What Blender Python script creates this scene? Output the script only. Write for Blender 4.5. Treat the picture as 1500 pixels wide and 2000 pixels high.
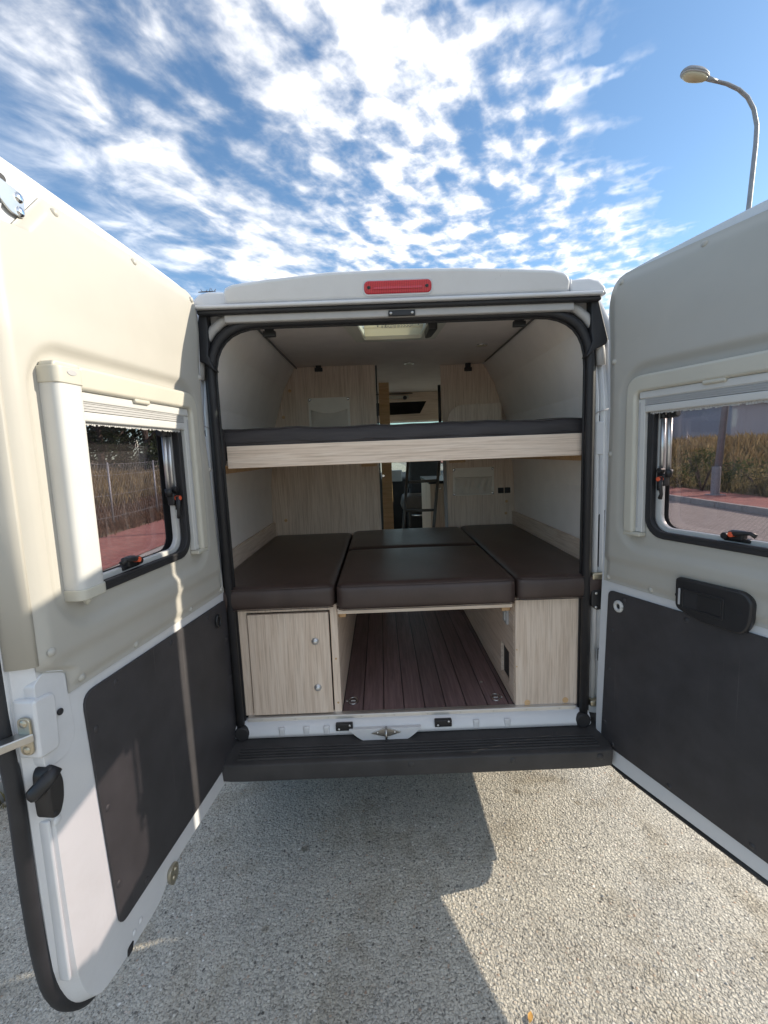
import bpy, bmesh, math, random
from mathutils import Vector, Matrix
random.seed(7)
for o in list(bpy.data.objects): bpy.data.objects.remove(o)
S = bpy.context.scene
COL = S.collection
GZ = -0.13                                   # road level (the van floor datum is 0.53)

# ------------------------------------------------------------------ camera
F = 920.0; CAM = Vector((-0.10, -1.99, 1.70)); ROLL = math.radians(2.2)
cr, sr = math.cos(ROLL), math.sin(ROLL)
_fx, _fy = -8*cr + 114*sr, -114*cr - 8*sr
PITCH = math.atan2(-_fy, F); YAW = -math.atan2(_fx, math.hypot(F, _fy))
def ray(px, py):
    x, y = px-750, py-1000
    x, y = x*cr-y*sr, y*cr+x*sr
    cp, sp, cy, sy = math.cos(PITCH), math.sin(PITCH), math.cos(YAW), math.sin(YAW)
    Y = F*cp-y*sp; Z = -F*sp-y*cp
    return Vector((x*cy+Y*sy, -x*sy+Y*cy, Z))
def onY(px, py, Y): d = ray(px, py); return CAM + d*((Y-CAM.y)/d.y)
def onZ(px, py, Z): d = ray(px, py); return CAM + d*((Z-CAM.z)/d.z)
cd = bpy.data.cameras.new('camera'); cam = bpy.data.objects.new('camera', cd); COL.objects.link(cam)
S.camera = cam
fw = ray(750, 1000); rt = (ray(751, 1000)-fw).normalized(); up = (ray(750, 999)-fw).normalized(); fw = fw.normalized()
cam.matrix_world = Matrix(((rt.x, up.x, -fw.x, CAM.x), (rt.y, up.y, -fw.y, CAM.y), (rt.z, up.z, -fw.z, CAM.z), (0, 0, 0, 1)))
cd.sensor_fit = 'HORIZONTAL'; cd.sensor_width = 36.0; cd.lens = 36.0*F/1500
cd.clip_start = 0.02; cd.clip_end = 3000
S.render.resolution_x, S.render.resolution_y = 768, 1024

# ------------------------------------------------------------------ sky, sun, exposure
SUNV = Vector((1.0, 0.205, 0.515)).normalized()
S.view_settings.view_transform = 'Standard'; S.view_settings.look = 'None'
S.view_settings.gamma = 1.0; S.view_settings.exposure = 1.64
S.render.engine = 'CYCLES'
S.cycles.max_bounces = 16; S.cycles.diffuse_bounces = 12; S.cycles.transparent_max_bounces = 24
W = bpy.data.worlds.new('World'); S.world = W; W.use_nodes = True
nt = W.node_tree; nt.nodes.clear()
def nd(t, **k):
    n = nt.nodes.new(t)
    for a, b in k.items(): setattr(n, a, b)
    return n
def mth(op, a, b=None, c=None, clamp=False):
    n = nt.nodes.new('ShaderNodeMath'); n.operation = op; n.use_clamp = clamp
    for i, v in enumerate((a, b, c)):
        if v is None: continue
        if isinstance(v, (int, float)): n.inputs[i].default_value = v
        else: nt.links.new(v, n.inputs[i])
    return n.outputs[0]
def smooth(v, a, b):
    n = nt.nodes.new('ShaderNodeMapRange'); n.interpolation_type = 'SMOOTHSTEP'
    n.inputs['From Min'].default_value = a; n.inputs['From Max'].default_value = b
    nt.links.new(v, n.inputs['Value']); return n.outputs[0]
sky = nd('ShaderNodeTexSky', sky_type='NISHITA', sun_disc=False)
sky.sun_elevation = math.asin(SUNV.z); sky.sun_rotation = math.atan2(SUNV.x, SUNV.y)
sky.air_density = 1.0; sky.dust_density = 0.7; sky.ozone_density = 2.4; sky.altitude = 300
tc = nd('ShaderNodeTexCoord'); sx = nd('ShaderNodeSeparateXYZ'); nt.links.new(tc.outputs['Generated'], sx.inputs[0])
zz = mth('MAXIMUM', sx.outputs[2], 0.04)
cx, cy_ = mth('DIVIDE', sx.outputs[0], zz), mth('DIVIDE', sx.outputs[1], zz)
# cloud sheet: position on a plane above, rows run along (0.92,-0.39)
al = mth('ADD', mth('MULTIPLY', cx, 0.90), mth('MULTIPLY', cy_, -0.43))
ac = mth('ADD', mth('MULTIPLY', cx, 0.43), mth('MULTIPLY', cy_, 0.90))
def cvec(sa, sc, off):
    n = nd('ShaderNodeCombineXYZ'); nt.links.new(mth('MULTIPLY', al, sa), n.inputs[0]); nt.links.new(mth('MULTIPLY', ac, sc), n.inputs[1]); n.inputs[2].default_value = off
    return n.outputs[0]
def noise(vec, scale, detail, rough=0.55, dist=0.0):
    n = nd('ShaderNodeTexNoise'); n.inputs['Scale'].default_value = scale; n.inputs['Detail'].default_value = detail
    n.inputs['Roughness'].default_value = rough; n.inputs['Distortion'].default_value = dist
    nt.links.new(vec, n.inputs['Vector']); return n.outputs['Fac']
big = noise(cvec(1.0, 1.0, 3.1), 1.3, 3, 0.5, 0.3)
cell = noise(cvec(11.0, 6.4, 0.4), 1.0, 4, 0.48, 0.2)
wisp = noise(cvec(2.2, 1.7, 7.7), 1.9, 6, 0.55, 0.5)
fine = noise(cvec(23, 24, 1.7), 1.0, 5, 0.6, 0.3)
edge = mth('SUBTRACT', cx, mth('ADD', mth('MULTIPLY', mth('SUBTRACT', cy_, 1.26), 0.80), 0.46))   # clear blue to the right of this line
edge = mth('ADD', edge, mth('MULTIPLY', mth('SUBTRACT', cell, 0.5), 0.7)); edge = mth('ADD', edge, mth('MULTIPLY', mth('SUBTRACT', noise(cvec(2.2, 5.5, 5.2), 1.0, 3), 0.5), 0.9))
m_r = mth('SUBTRACT', 1.0, smooth(edge, -0.12, 0.08))
m_r = mth('MAXIMUM', m_r, mth('SUBTRACT', 1.0, smooth(cy_, 0.1, 0.8)))  # unseen clouds overhead and behind, added for more ambient light
m_l = mth('ADD', mth('MULTIPLY', smooth(mth('ADD', cx, mth('MULTIPLY', mth('SUBTRACT', wisp, 0.5), 1.0)), -1.2, -0.55), 0.88), 0.12)
body = mth('ADD', mth('MULTIPLY', cell, 0.80), mth('MULTIPLY', fine, 0.20))
lean = smooth(cx, -0.55, 0.15)
body2 = mth('ADD', mth('MULTIPLY', wisp, 0.55), mth('MULTIPLY', body, 0.45))
mixc = mth('ADD', mth('MULTIPLY', body, lean), mth('MULTIPLY', body2, mth('SUBTRACT', 1.0, lean)))
mixc = mth('ADD', mixc, mth('MULTIPLY', mth('SUBTRACT', big, 0.5), 0.30))
rowp = mth('ADD', mth('MULTIPLY', ac, 38.0), mth('MULTIPLY', noise(cvec(1.6, 1.6, 9.0), 1.0, 2), 9.0))
row = mth('MULTIPLY', mth('MULTIPLY', mth('SINE', rowp), 0.038), smooth(cx, -0.1, 0.5))
mixc = mth('ADD', mixc, row)
dens = smooth(mixc, 0.34, 0.66)
dens = mth('POWER', dens, 1.05)
dens = mth('MULTIPLY', mth('MULTIPLY', dens, m_r), m_l)
dens = mth('MULTIPLY', dens, smooth(sx.outputs[2], 0.03, 0.14))
dens = mth('MULTIPLY', dens, 0.94, clamp=True)
bgs = nd('ShaderNodeBackground'); bgs.inputs['Strength'].default_value = 0.064; sm = nd('ShaderNodeMixRGB', blend_type='MULTIPLY'); sm.inputs[0].default_value = 1.0; sm.inputs[2].default_value = (.86, 1.0, 1.03, 1); nt.links.new(sky.outputs[0], sm.inputs[1]); nt.links.new(sm.outputs[0], bgs.inputs['Color'])
bgc = nd('ShaderNodeBackground'); bgc.inputs['Color'].default_value = (0.99, 0.98, 0.98, 1)
nt.links.new(mth('ADD', mth('MULTIPLY', smooth(mixc, 0.36, 0.72), 0.22), 0.35), bgc.inputs['Strength'])
mx = nd('ShaderNodeMixShader'); nt.links.new(dens, mx.inputs[0]); nt.links.new(bgs.outputs[0], mx.inputs[1]); nt.links.new(bgc.outputs[0], mx.inputs[2])
wo = nd('ShaderNodeOutputWorld'); nt.links.new(mx.outputs[0], wo.inputs['Surface'])
sd = bpy.data.lights.new('sun', 'SUN'); sd.energy = 2.0; sd.angle = math.radians(0.55); sd.color = (1.0, 0.89, 0.72)
so = bpy.data.objects.new('sun', sd); COL.objects.link(so); so.location = (30, 5, 20)
so.rotation_euler = (-SUNV).to_track_quat('-Z', 'Y').to_euler()

# ------------------------------------------------------------------ materials
MATS = {}
class NB:
    def __init__(s, name):
        s.m = bpy.data.materials.new(name); s.m.use_nodes = True; s.t = s.m.node_tree; s.n = s.t.nodes
        s.b = s.n['Principled BSDF']; s.out = s.n['Material Output']; MATS[name] = s.m
        s.tc = None
    def new(s, t, **k):
        n = s.n.new(t)
        for a, b in k.items(): setattr(n, a, b)
        return n
    def link(s, a, b): s.t.links.new(a, b)
    def co(s, scale=(1, 1, 1), kind='Object'):
        if not s.tc: s.tc = s.new('ShaderNodeTexCoord')
        mp = s.new('ShaderNodeMapping'); mp.inputs['Scale'].default_value = scale
        s.link(s.tc.outputs[kind], mp.inputs['Vector']); return mp.outputs[0]
    def noise(s, vec, scale, detail=4, rough=.55, dist=0):
        n = s.new('ShaderNodeTexNoise'); n.inputs['Scale'].default_value = scale; n.inputs['Detail'].default_value = detail
        n.inputs['Roughness'].default_value = rough; n.inputs['Distortion'].default_value = dist
        s.link(vec, n.inputs['Vector']); return n.outputs['Fac']
    def voro(s, vec, scale, feature='F1', out='Distance'):
        n = s.new('ShaderNodeTexVoronoi'); n.feature = feature; n.inputs['Scale'].default_value = scale
        s.link(vec, n.inputs['Vector']); return n.outputs[out]
    def ramp(s, fac, stops):
        n = s.new('ShaderNodeValToRGB'); e = n.color_ramp.elements
        while len(e) < len(stops): e.new(0.5)
        for el, (p, c) in zip(e, stops): el.position = p; el.color = (*c, 1) if len(c) == 3 else c
        s.link(fac, n.inputs['Fac']); return n.outputs['Color']
    def mix(s, fac, a, b, mode='MIX'):
        n = s.new('ShaderNodeMixRGB'); n.blend_type = mode
        for i, v in ((0, fac), (1, a), (2, b)):
            if isinstance(v, (int, float)): n.inputs[i].default_value = v
            elif isinstance(v, tuple): n.inputs[i].default_value = (*v, 1)
            else: s.link(v, n.inputs[i])
        return n.outputs[0]
    def col(s, c):
        if isinstance(c, tuple): s.b.inputs['Base Color'].default_value = (*c, 1)
        else: s.link(c, s.b.inputs['Base Color'])
    def set(s, **k):
        for a, b in k.items(): s.b.inputs[a.replace('_', ' ')].default_value = b
    def bump(s, h, strength=.2, dist=.002):
        n = s.new('ShaderNodeBump'); n.inputs['Strength'].default_value = strength; n.inputs['Distance'].default_value = dist
        s.link(h, n.inputs['Height']); s.link(n.outputs[0], s.b.inputs['Normal']); return n
def simple(name, c, rough=.5, metal=0, var=.06, nscale=9, bump=0, bscale=300, coat=0, spec=.5):
    b = NB(name); v = b.co()
    n = b.noise(v, nscale, 5)
    lo = tuple(max(0, x*(1-var)) for x in c); hi = tuple(min(1, x*(1+var)) for x in c)
    b.col(b.ramp(n, [(.3, lo), (.7, hi)])); b.set(Roughness=rough, Metallic=metal)
    b.b.inputs['Specular IOR Level'].default_value = spec
    if coat: b.b.inputs['Coat Weight'].default_value = coat; b.b.inputs['Coat Roughness'].default_value = .08
    if bump: b.bump(b.noise(v, bscale, 3), bump, .001)
    return b
def dusty(name, c, rough, dirt=(.30, .28, .25), amt=.35, **k):
    b = simple(name, c, rough, **k); v = b.co()
    d = b.ramp(b.noise(v, 3.5, 9, .7, .6), [(.5, (0, 0, 0)), (.78, (amt, amt, amt))])
    src = b.b.inputs['Base Color'].links[0].from_socket
    b.col(b.mix(d, src, dirt))
    sp = b.ramp(b.noise(v, 420, 2), [(.74, (0, 0, 0)), (.80, (.5, .5, .5))])
    src = b.b.inputs['Base Color'].links[0].from_socket
    b.col(b.mix(sp, src, tuple(x*.75 for x in dirt)))
    return b
dusty('paint', (.66, .67, .69), .32, amt=.22, var=.02, coat=.5, dirt=(.42, .39, .35))
simple('paint_inner', (.60, .62, .66), .42, var=.04)
dusty('cream', (.44, .425, .385), .46, dirt=(.60, .56, .46), amt=.10, var=.02, bump=.10, bscale=700)
simple('ivory', (.53, .51, .44), .34, var=.03)
simple('white_plastic', (.58, .58, .565), .30, var=.02)
simple('grey_plastic', (.42, .42, .43), .45, var=.05)
dusty('dark_panel', (.040, .038, .042), .55, dirt=(.12, .11, .11), amt=.14, var=.2, bump=.35, bscale=900)
b = [MATS['dark_panel']][0]
def scratch(name, amt, tone):
    m = MATS[name]; t = m.node_tree; bs = t.nodes['Principled BSDF']; src = bs.inputs['Base Color'].links[0].from_socket
    last = src; tcn = t.nodes.new('ShaderNodeTexCoord')
    for k, (rot, sc_) in enumerate(((.5, (160, 160, 2.2)), (-.35, (130, 130, 1.6)))):
        mp = t.nodes.new('ShaderNodeMapping'); mp.inputs['Rotation'].default_value = (rot, rot*.7, 0); mp.inputs['Scale'].default_value = sc_; t.links.new(tcn.outputs['Object'], mp.inputs[0])
        nz_ = t.nodes.new('ShaderNodeTexNoise'); nz_.inputs['Scale'].default_value = 1.0; nz_.inputs['Detail'].default_value = 2; t.links.new(mp.outputs[0], nz_.inputs['Vector'])
        rp = t.nodes.new('ShaderNodeValToRGB'); rp.color_ramp.elements[0].position = .74; rp.color_ramp.elements[0].color = (0, 0, 0, 1); rp.color_ramp.elements[1].position = .79; rp.color_ramp.elements[1].color = (amt, amt, amt, 1); t.links.new(nz_.outputs['Fac'], rp.inputs[0])
        mr = t.nodes.new('ShaderNodeMixRGB'); mr.inputs[2].default_value = (*tone, 1); t.links.new(rp.outputs[0], mr.inputs[0]); t.links.new(last, mr.inputs[1]); last = mr.outputs[0]
    t.links.new(last, bs.inputs['Base Color'])
scratch('dark_panel', .35, (.16, .15, .15)); scratch('paint', .25, (.40, .38, .35)); scratch('cream', .12, (.36, .34, .30))
simple('rubber', (.020, .020, .023), .58, var=.25, bump=.15, bscale=400)
simple('black_plastic', (.018, .018, .020), .42, var=.2, bump=.2, bscale=900)
dusty('bumper_plastic', (.042, .040, .041), .60, dirt=(.10, .09, .085), amt=.30, bump=.3, bscale=800, var=.2)
simple('orange', (.75, .12, .05), .4)
simple('steel', (.55, .55, .54), .28, metal=1, var=.08)
simple('zinc', (.52, .48, .38), .38, metal=1, var=.12)
simple('chrome', (.75, .75, .76), .12, metal=1)
simple('alu', (.62, .62, .62), .36, metal=.85, var=.05)
simple('pole_steel', (.30, .31, .33), .5, metal=.4, var=.1)
simple('ladder_grey', (.13, .125, .12), .4, metal=.3)
simple('lining', (.88, .84, .80), .85, var=.03, bump=.25, bscale=500)
simple('ceiling_felt', (.78, .71, .67), 1.0, spec=.05, var=.04, bump=.3, bscale=600)
simple('cab_fabric', (.05, .05, .055), .8, var=.2, bump=.3, bscale=500)
simple('cab_leather', (.09, .075, .065), .5, var=.2)
simple('sheet', (.75, .75, .74), .9)
simple('pocket', (.72, .67, .60), .9, var=.06, bump=.3, bscale=700)
simple('frame_grey', (.44, .43, .42), .5, var=.05)
simple('pocket_edge', (.88, .84, .77), .9, var=.04)
simple('concrete', (.42, .40, .37), .9, var=.12, bump=.4, bscale=120)
simple('pleat', (.48, .48, .48), .8, var=.03)
simple('bark', (.07, .05, .04), .95, var=.3, bump=.5, bscale=60)
simple('wall_far', (.52, .53, .57), .9, var=.04)
simple('wall_white', (.72, .72, .70), .8, var=.04)
def wood(name, axis, a, bcol, c):
    b = NB(name); sc = [26, 26, 26]; sc[axis] = 1.1
    oi_ = b.new('ShaderNodeObjectInfo'); base_co = b.co
    def shifted(s_):
        n_ = b.new('ShaderNodeVectorMath'); n_.operation = 'ADD'; m_ = b.new('ShaderNodeMath'); m_.operation = 'MULTIPLY'; m_.inputs[1].default_value = 43.0
        b.link(oi_.outputs['Random'], m_.inputs[0]); b.link(base_co(s_), n_.inputs[0]); b.link(m_.outputs[0], n_.inputs[1]); return n_.outputs[0]
    b.co = shifted
    v = b.co(tuple(sc)); w = b.noise(v, 1.6, 7, .62, 1.6)
    sc2 = [190, 190, 190]; sc2[axis] = 5.0
    f = b.noise(b.co(tuple(sc2)), 1.0, 4, .6, .2)
    sc3 = [5, 5, 5]; sc3[axis] = .5
    big = b.noise(b.co(tuple(sc3)), 1.0, 4, .5, 1.2)
    base = b.ramp(w, [(.28, a), (.5, bcol), (.74, c)])
    fc = b.ramp(f, [(.33, (.70, .66, .62)), (.52, (1, 1, 1))])
    bg = b.ramp(big, [(.3, (.90, .88, .86)), (.7, (1.05, 1.04, 1.02))])
    x = b.mix(.75, base, fc, 'MULTIPLY'); x = b.mix(1.0, x, bg, 'MULTIPLY')
    x = b.mix(1.0, x, b.ramp(oi_.outputs['Random'], [(0, (.93, .92, .91)), (1, (1.05, 1.05, 1.05))]), 'MULTIPLY'); b.col(x); b.set(Roughness=.48); b.bump(f, .12, .0008)
WA, WB_, WC = (.64, .51, .41), (.79, .665, .56), (.87, .765, .67)
wood('wood_v', 2, WA, WB_, WC); wood('wood_h', 0, WA, WB_, WC); wood('wood_y', 1, WA, WB_, WC)
wood('wood_raw', 0, (.58, .36, .18), (.66, .44, .24), (.72, .50, .29))
b = NB('plank'); v = b.co((90, 4, 90)); n = b.noise(v, 1, 6, .65, .3)
oi = b.new('ShaderNodeObjectInfo')
x = b.ramp(n, [(.3, (.11, .072, .074)), (.7, (.23, .16, .163))])
rr = b.ramp(oi.outputs['Random'], [(0, (.78, .78, .78)), (1, (1.18, 1.15, 1.15))])
d = b.ramp(b.noise(b.co((3, 3, 3)), 2.2, 8, .7), [(.5, (0, 0, 0)), (.85, (.16, .16, .16))])
b.col(b.mix(d, b.mix(1.0, x, rr, 'MULTIPLY'), (.20, .17, .15))); b.set(Roughness=.5); b.bump(n, .3, .0015)
b = NB('leather'); v = b.co(); w = b.voro(v, 420); n = b.noise(v, 5, 5, .6, .5)
b.col(b.ramp(n, [(.3, (.044, .029, .025)), (.7, (.068, .046, .041))])); b.set(Roughness=.32)
hh = b.mix(.5, b.noise(b.co((7, 7, 16)), 1.3, 4, .5, .7), w); b.bump(hh, .32, .005)
b = NB('mattress_cloth'); v = b.co((3, 6, 40)); n = b.noise(v, 1.5, 5, .6, .4)
b.col(b.ramp(n, [(.3, (.022, .019, .020)), (.7, (.044, .038, .039))])); b.set(Roughness=.62); b.bump(n, .35, .006)
# tinted acrylic
b = NB('tint_pane')
tr = b.new('ShaderNodeBsdfTransparent'); tr.inputs[0].default_value = (.72, .685, .71, 1)
gl = b.new('ShaderNodeBsdfGlossy'); gl.inputs['Roughness'].default_value = .03; gl.inputs['Color'].default_value = (.9, .9, .9, 1)
lw = b.new('ShaderNodeLayerWeight'); fp = b.new('ShaderNodeMath'); fp.operation = 'POWER'; fp.inputs[1].default_value = 4.0; b.link(lw.outputs['Facing'], fp.inputs[0]); fr = b.new('ShaderNodeMath'); fr.operation = 'MULTIPLY_ADD'; fr.inputs[1].default_value = .6; fr.inputs[2].default_value = .045; b.link(fp.outputs[0], fr.inputs[0])
nz = b.noise(b.co((14, 14, 3)), 1.0, 5, .6, .3)
bp = b.new('ShaderNodeBump'); bp.inputs['Strength'].default_value = .02; bp.inputs['Distance'].default_value = .01; b.link(nz, bp.inputs['Height']); b.link(bp.outputs[0], gl.inputs['Normal'])
df = b.new('ShaderNodeBsdfDiffuse'); df.inputs[0].default_value = (.5, .46, .48, 1)
m1 = b.new('ShaderNodeMixShader'); b.link(fr.outputs[0], m1.inputs[0]); b.link(tr.outputs[0], m1.inputs[1]); b.link(gl.outputs[0], m1.inputs[2])
dz = b.ramp(b.noise(b.co((60, 60, 5)), 1.0, 6, .7, .4), [(.55, (.02, .02, .02)), (.80, (.13, .13, .13))])
m2 = b.new('ShaderNodeMixShader'); b.link(dz, m2.inputs[0]); b.link(m1.outputs[0], m2.inputs[1]); b.link(df.outputs[0], m2.inputs[2])
b.link(m2.outputs[0], b.out.inputs['Surface'])
b = NB('clear_glass')
tr = b.new('ShaderNodeBsdfTransparent'); tr.inputs[0].default_value = (.82, .88, .86, 1)
gl = b.new('ShaderNodeBsdfGlossy'); gl.inputs['Roughness'].default_value = .02
m1 = b.new('ShaderNodeMixShader'); m1.inputs[0].default_value = .07; b.link(tr.outputs[0], m1.inputs[1]); b.link(gl.outputs[0], m1.inputs[2]); b.link(m1.outputs[0], b.out.inputs['Surface'])
b = NB('red_lens'); v = b.co(); w = b.new('ShaderNodeTexWave'); w.inputs['Scale'].default_value = 45; b.link(v, w.inputs['Vector'])
b.col(b.ramp(w.outputs['Fac'], [(.2, (.42, .012, .03)), (.8, (.60, .03, .05))])); b.set(Roughness=.16); b.b.inputs['Coat Weight'].default_value = .6
for nm_, cc_ in (('dome_skin', (.80, .80, .78)), ('blind_cloth', (.80, .74, .62))):
    b = NB(nm_); b.col(cc_); b.set(Roughness=.6); tl_ = b.new('ShaderNodeBsdfTranslucent'); tl_.inputs[0].default_value = (*cc_, 1); ms_ = b.new('ShaderNodeMixShader'); ms_.inputs[0].default_value = .75
    b.link(b.b.outputs[0], ms_.inputs[1]); b.link(tl_.outputs[0], ms_.inputs[2]); b.link(ms_.outputs[0], b.out.inputs['Surface'])
b = NB('lamp_lens'); b.col((.55, .50, .36)); b.set(Roughness=.3)
# chip-seal road: light stone chips in a grey binder
b = NB('asphalt'); v = b.co()
wv = b.new('ShaderNodeVectorMath'); wv.operation = 'MULTIPLY_ADD'
nn = b.new('ShaderNodeTexNoise'); nn.inputs['Scale'].default_value = 60; b.link(v, nn.inputs['Vector'])
b.link(nn.outputs['Color'], wv.inputs[0]); wv.inputs[1].default_value = (.010, .010, .010); b.link(v, wv.inputs[2]); vv = wv.outputs[0]
c1 = b.voro(vv, 88, 'F1', 'Color'); d1 = b.voro(vv, 88); c2 = b.voro(vv, 190, 'F1', 'Color'); d2 = b.voro(vv, 190)
s1 = b.new('ShaderNodeSeparateColor'); b.link(c1, s1.inputs[0])
s2 = b.new('ShaderNodeSeparateColor'); b.link(c2, s2.inputs[0])
st = b.ramp(s1.outputs[0], [(.0, (.12, .11, .10)), (.06, (.35, .33, .29)), (.30, (.52, .485, .42)), (.62, (.60, .56, .485)), (.93, (.67, .63, .545)), (.975, (.45, .32, .24)), (.988, (.82, .79, .73))])
st2 = b.ramp(s2.outputs[1], [(.0, (.22, .21, .185)), (.25, (.41, .385, .335)), (.75, (.57, .53, .46)), (1, (.65, .61, .53))])
gap = b.ramp(d1, [(.30, (1, 1, 1)), (.58, (.0, .0, .0))])
stone = b.mix(gap, st2, st)
pat = b.ramp(b.noise(v, 1.7, 8, .65, .4), [(.3, (.84, .84, .85)), (.7, (1.10, 1.09, 1.07))])
stain = b.ramp(b.noise(v, 3.1, 7, .62, .6), [(.50, (1, 1, 1)), (.60, (.84, .82, .79)), (.74, (.70, .66, .60))])
spot = b.ramp(b.voro(b.co((1, 1, .01)), 3.4), [(.0, (.55, .52, .48)), (.055, (.68, .65, .61)), (.075, (1, 1, 1))]); stain = b.mix(1, stain, spot, 'MULTIPLY')
b.col(b.mix(1, b.mix(1, stone, pat, 'MULTIPLY'), stain, 'MULTIPLY')); b.set(Roughness=.88); b.b.inputs['Specular IOR Level'].default_value = .25
h1 = b.ramp(d1, [(.0, (1, 1, 1)), (.35, (.80, .80, .80)), (.62, (.1, .1, .1))]); h2 = b.ramp(d2, [(0, (1, 1, 1)), (.6, (0, 0, 0))])
hsum = b.mix(.38, h1, h2); hsum = b.mix(.30, hsum, s1.outputs[1]); b.bump(hsum, 1.0, .008)
# red paving, block paving, dry banks
b = NB('red_paving'); v = b.co(); br = b.new('ShaderNodeTexBrick'); br.inputs['Scale'].default_value = 2.5
for i, c in (('Color1', (.36, .12, .10)), ('Color2', (.44, .17, .14)), ('Mortar', (.22, .16, .14))): br.inputs[i].default_value = (*c, 1)
b.link(v, br.inputs['Vector']); nn = b.ramp(b.noise(v, 2.2, 8, .7), [(.3, (.8, .8, .8)), (.7, (1.15, 1.15, 1.1))]); b.col(b.mix(1, br.outputs[0], nn, 'MULTIPLY')); b.set(Roughness=.9)
b = NB('block_paving'); v = b.co(); br = b.new('ShaderNodeTexBrick'); br.inputs['Scale'].default_value = 4.2; br.inputs['Mortar Size'].default_value = .03
for i, c in (('Color1', (.33, .29, .26)), ('Color2', (.45, .40, .36)), ('Mortar', (.12, .11, .10))): br.inputs[i].default_value = (*c, 1)
b.link(v, br.inputs['Vector']); b.col(br.outputs[0]); b.set(Roughness=.9); b.bump(br.outputs['Fac'], -.8, .02)
def earth(name, stops, s=1.2):
    b = NB(name); v = b.co(); n = b.noise(v, s, 9, .68, .4); b.col(b.ramp(n, stops)); b.set(Roughness=1.0); b.bump(b.noise(v, 14, 6, .7), .8, .08)
earth('dry_earth', [(.3, (.11, .075, .045)), (.5, (.19, .135, .08)), (.7, (.26, .20, .12))])
earth('field', [(.3, (.13, .11, .05)), (.5, (.20, .17, .08)), (.7, (.26, .22, .12))], .25)
def leaf(name, a, c):
    b = NB(name); oi = b.new('ShaderNodeNewGeometry'); b.col(b.ramp(oi.outputs['Random Per Island'], [(0, a), (1, c)])); b.set(Roughness=.75)
    b.b.inputs['Specular IOR Level'].default_value = .2
    tl_ = b.new('ShaderNodeBsdfTranslucent'); ms_ = b.new('ShaderNodeMixShader'); ms_.inputs[0].default_value = .45; b.link(b.b.inputs['Base Color'].links[0].from_socket, tl_.inputs[0])
    b.link(b.b.outputs[0], ms_.inputs[1]); b.link(tl_.outputs[0], ms_.inputs[2]); b.link(ms_.outputs[0], b.out.inputs['Surface'])
leaf('leaf_dark', (.018, .028, .012), (.05, .07, .025)); leaf('leaf_mid', (.05, .075, .025), (.12, .14, .05))
leaf('straw', (.16, .11, .05), (.36, .28, .14)); leaf('brush', (.10, .055, .035), (.22, .13, .08)); leaf('weed', (.13, .125, .05), (.34, .28, .14))

# ------------------------------------------------------------------ mesh helpers
def link(o, parent=None):
    COL.objects.link(o)
    if parent:
        o.parent = parent; o.matrix_parent_inverse = Matrix.Translation(-Vector(parent['_w']))if '_w' in parent else Matrix()
    return o
def thing(name, label, cat, loc=(0, 0, 0), group=None):
    o = bpy.data.objects.new(name, None); o.location = loc; COL.objects.link(o); o.empty_display_size = .1
    o['label'] = label; o['category'] = cat
    if group: o['group'] = group
    OFF[o.name] = Vector(loc); return o
OFF = {}
def tag(o, label, cat, group=None):
    o['label'] = label; o['category'] = cat
    if group: o['group'] = group
    return o
def build(name, bm, mat, parent=None, smooth=False, bevel=0, seg=2, kind=None, autos=None):
    bmesh.ops.recalc_face_normals(bm, faces=bm.faces)
    me = bpy.data.meshes.new(name); bm.to_mesh(me); bm.free()
    me.materials.append(MATS[mat])
    o = bpy.data.objects.new(name, me); COL.objects.link(o)
    if parent:
        o.parent = parent
        o.matrix_parent_inverse = Matrix.Translation(-OFF.get(parent.name, Vector((0, 0, 0))))
    if smooth or bevel:
        for p in me.polygons: p.use_smooth = True
    if bevel:
        m = o.modifiers.new('bevel', 'BEVEL'); m.width = bevel; m.segments = seg; m.limit_method = 'ANGLE'; m.angle_limit = math.radians(38)
        w = o.modifiers.new('wn', 'WEIGHTED_NORMAL'); w.keep_sharp = True
    if kind: o['kind'] = kind
    return o
I3 = lambda a, b_, c: (a, b_, c)
def add_box(bm, a, b_, f=I3):
    vs = [bm.verts.new(f(x, y, z)) for x in (a[0], b_[0]) for y in (a[1], b_[1]) for z in (a[2], b_[2])]
    for q in ((0, 1, 3, 2), (4, 6, 7, 5), (0, 4, 5, 1), (2, 3, 7, 6), (0, 2, 6, 4), (1, 5, 7, 3)): bm.faces.new([vs[i] for i in q])
def box(name, a, b_, mat, parent=None, bevel=.003, f=I3, seg=2, **k):
    bm = bmesh.new(); add_box(bm, a, b_, f); return build(name, bm, mat, parent, bevel=bevel, seg=seg, **k)
def add_prism(bm, poly, f, d0, d1):
    A = [bm.verts.new(f(p[0], p[1], d0)) for p in poly]; B = [bm.verts.new(f(p[0], p[1], d1)) for p in poly]
    bm.faces.new(A); bm.faces.new(B[::-1]); n = len(poly)
    for i in range(n): bm.faces.new((A[i], A[(i+1) % n], B[(i+1) % n], B[i]))
def prism(name, poly, f, d0, d1, mat, parent=None, bevel=.003, seg=2, **k):
    bm = bmesh.new(); add_prism(bm, poly, f, d0, d1); return build(name, bm, mat, parent, bevel=bevel, seg=seg, **k)
def add_ring(bm, outer, inner, f, d0, d1):
    n = len(outer); L = [[bm.verts.new(f(p[0], p[1], d)) for p in q] for d in (d0, d1) for q in (outer, inner)]
    for i in range(n):
        j = (i+1) % n
        bm.faces.new((L[0][i], L[0][j], L[1][j], L[1][i])); bm.faces.new((L[2][i], L[2][j], L[3][j], L[3][i]))
        bm.faces.new((L[0][i], L[0][j], L[2][j], L[2][i])); bm.faces.new((L[1][i], L[1][j], L[3][j], L[3][i]))
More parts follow.
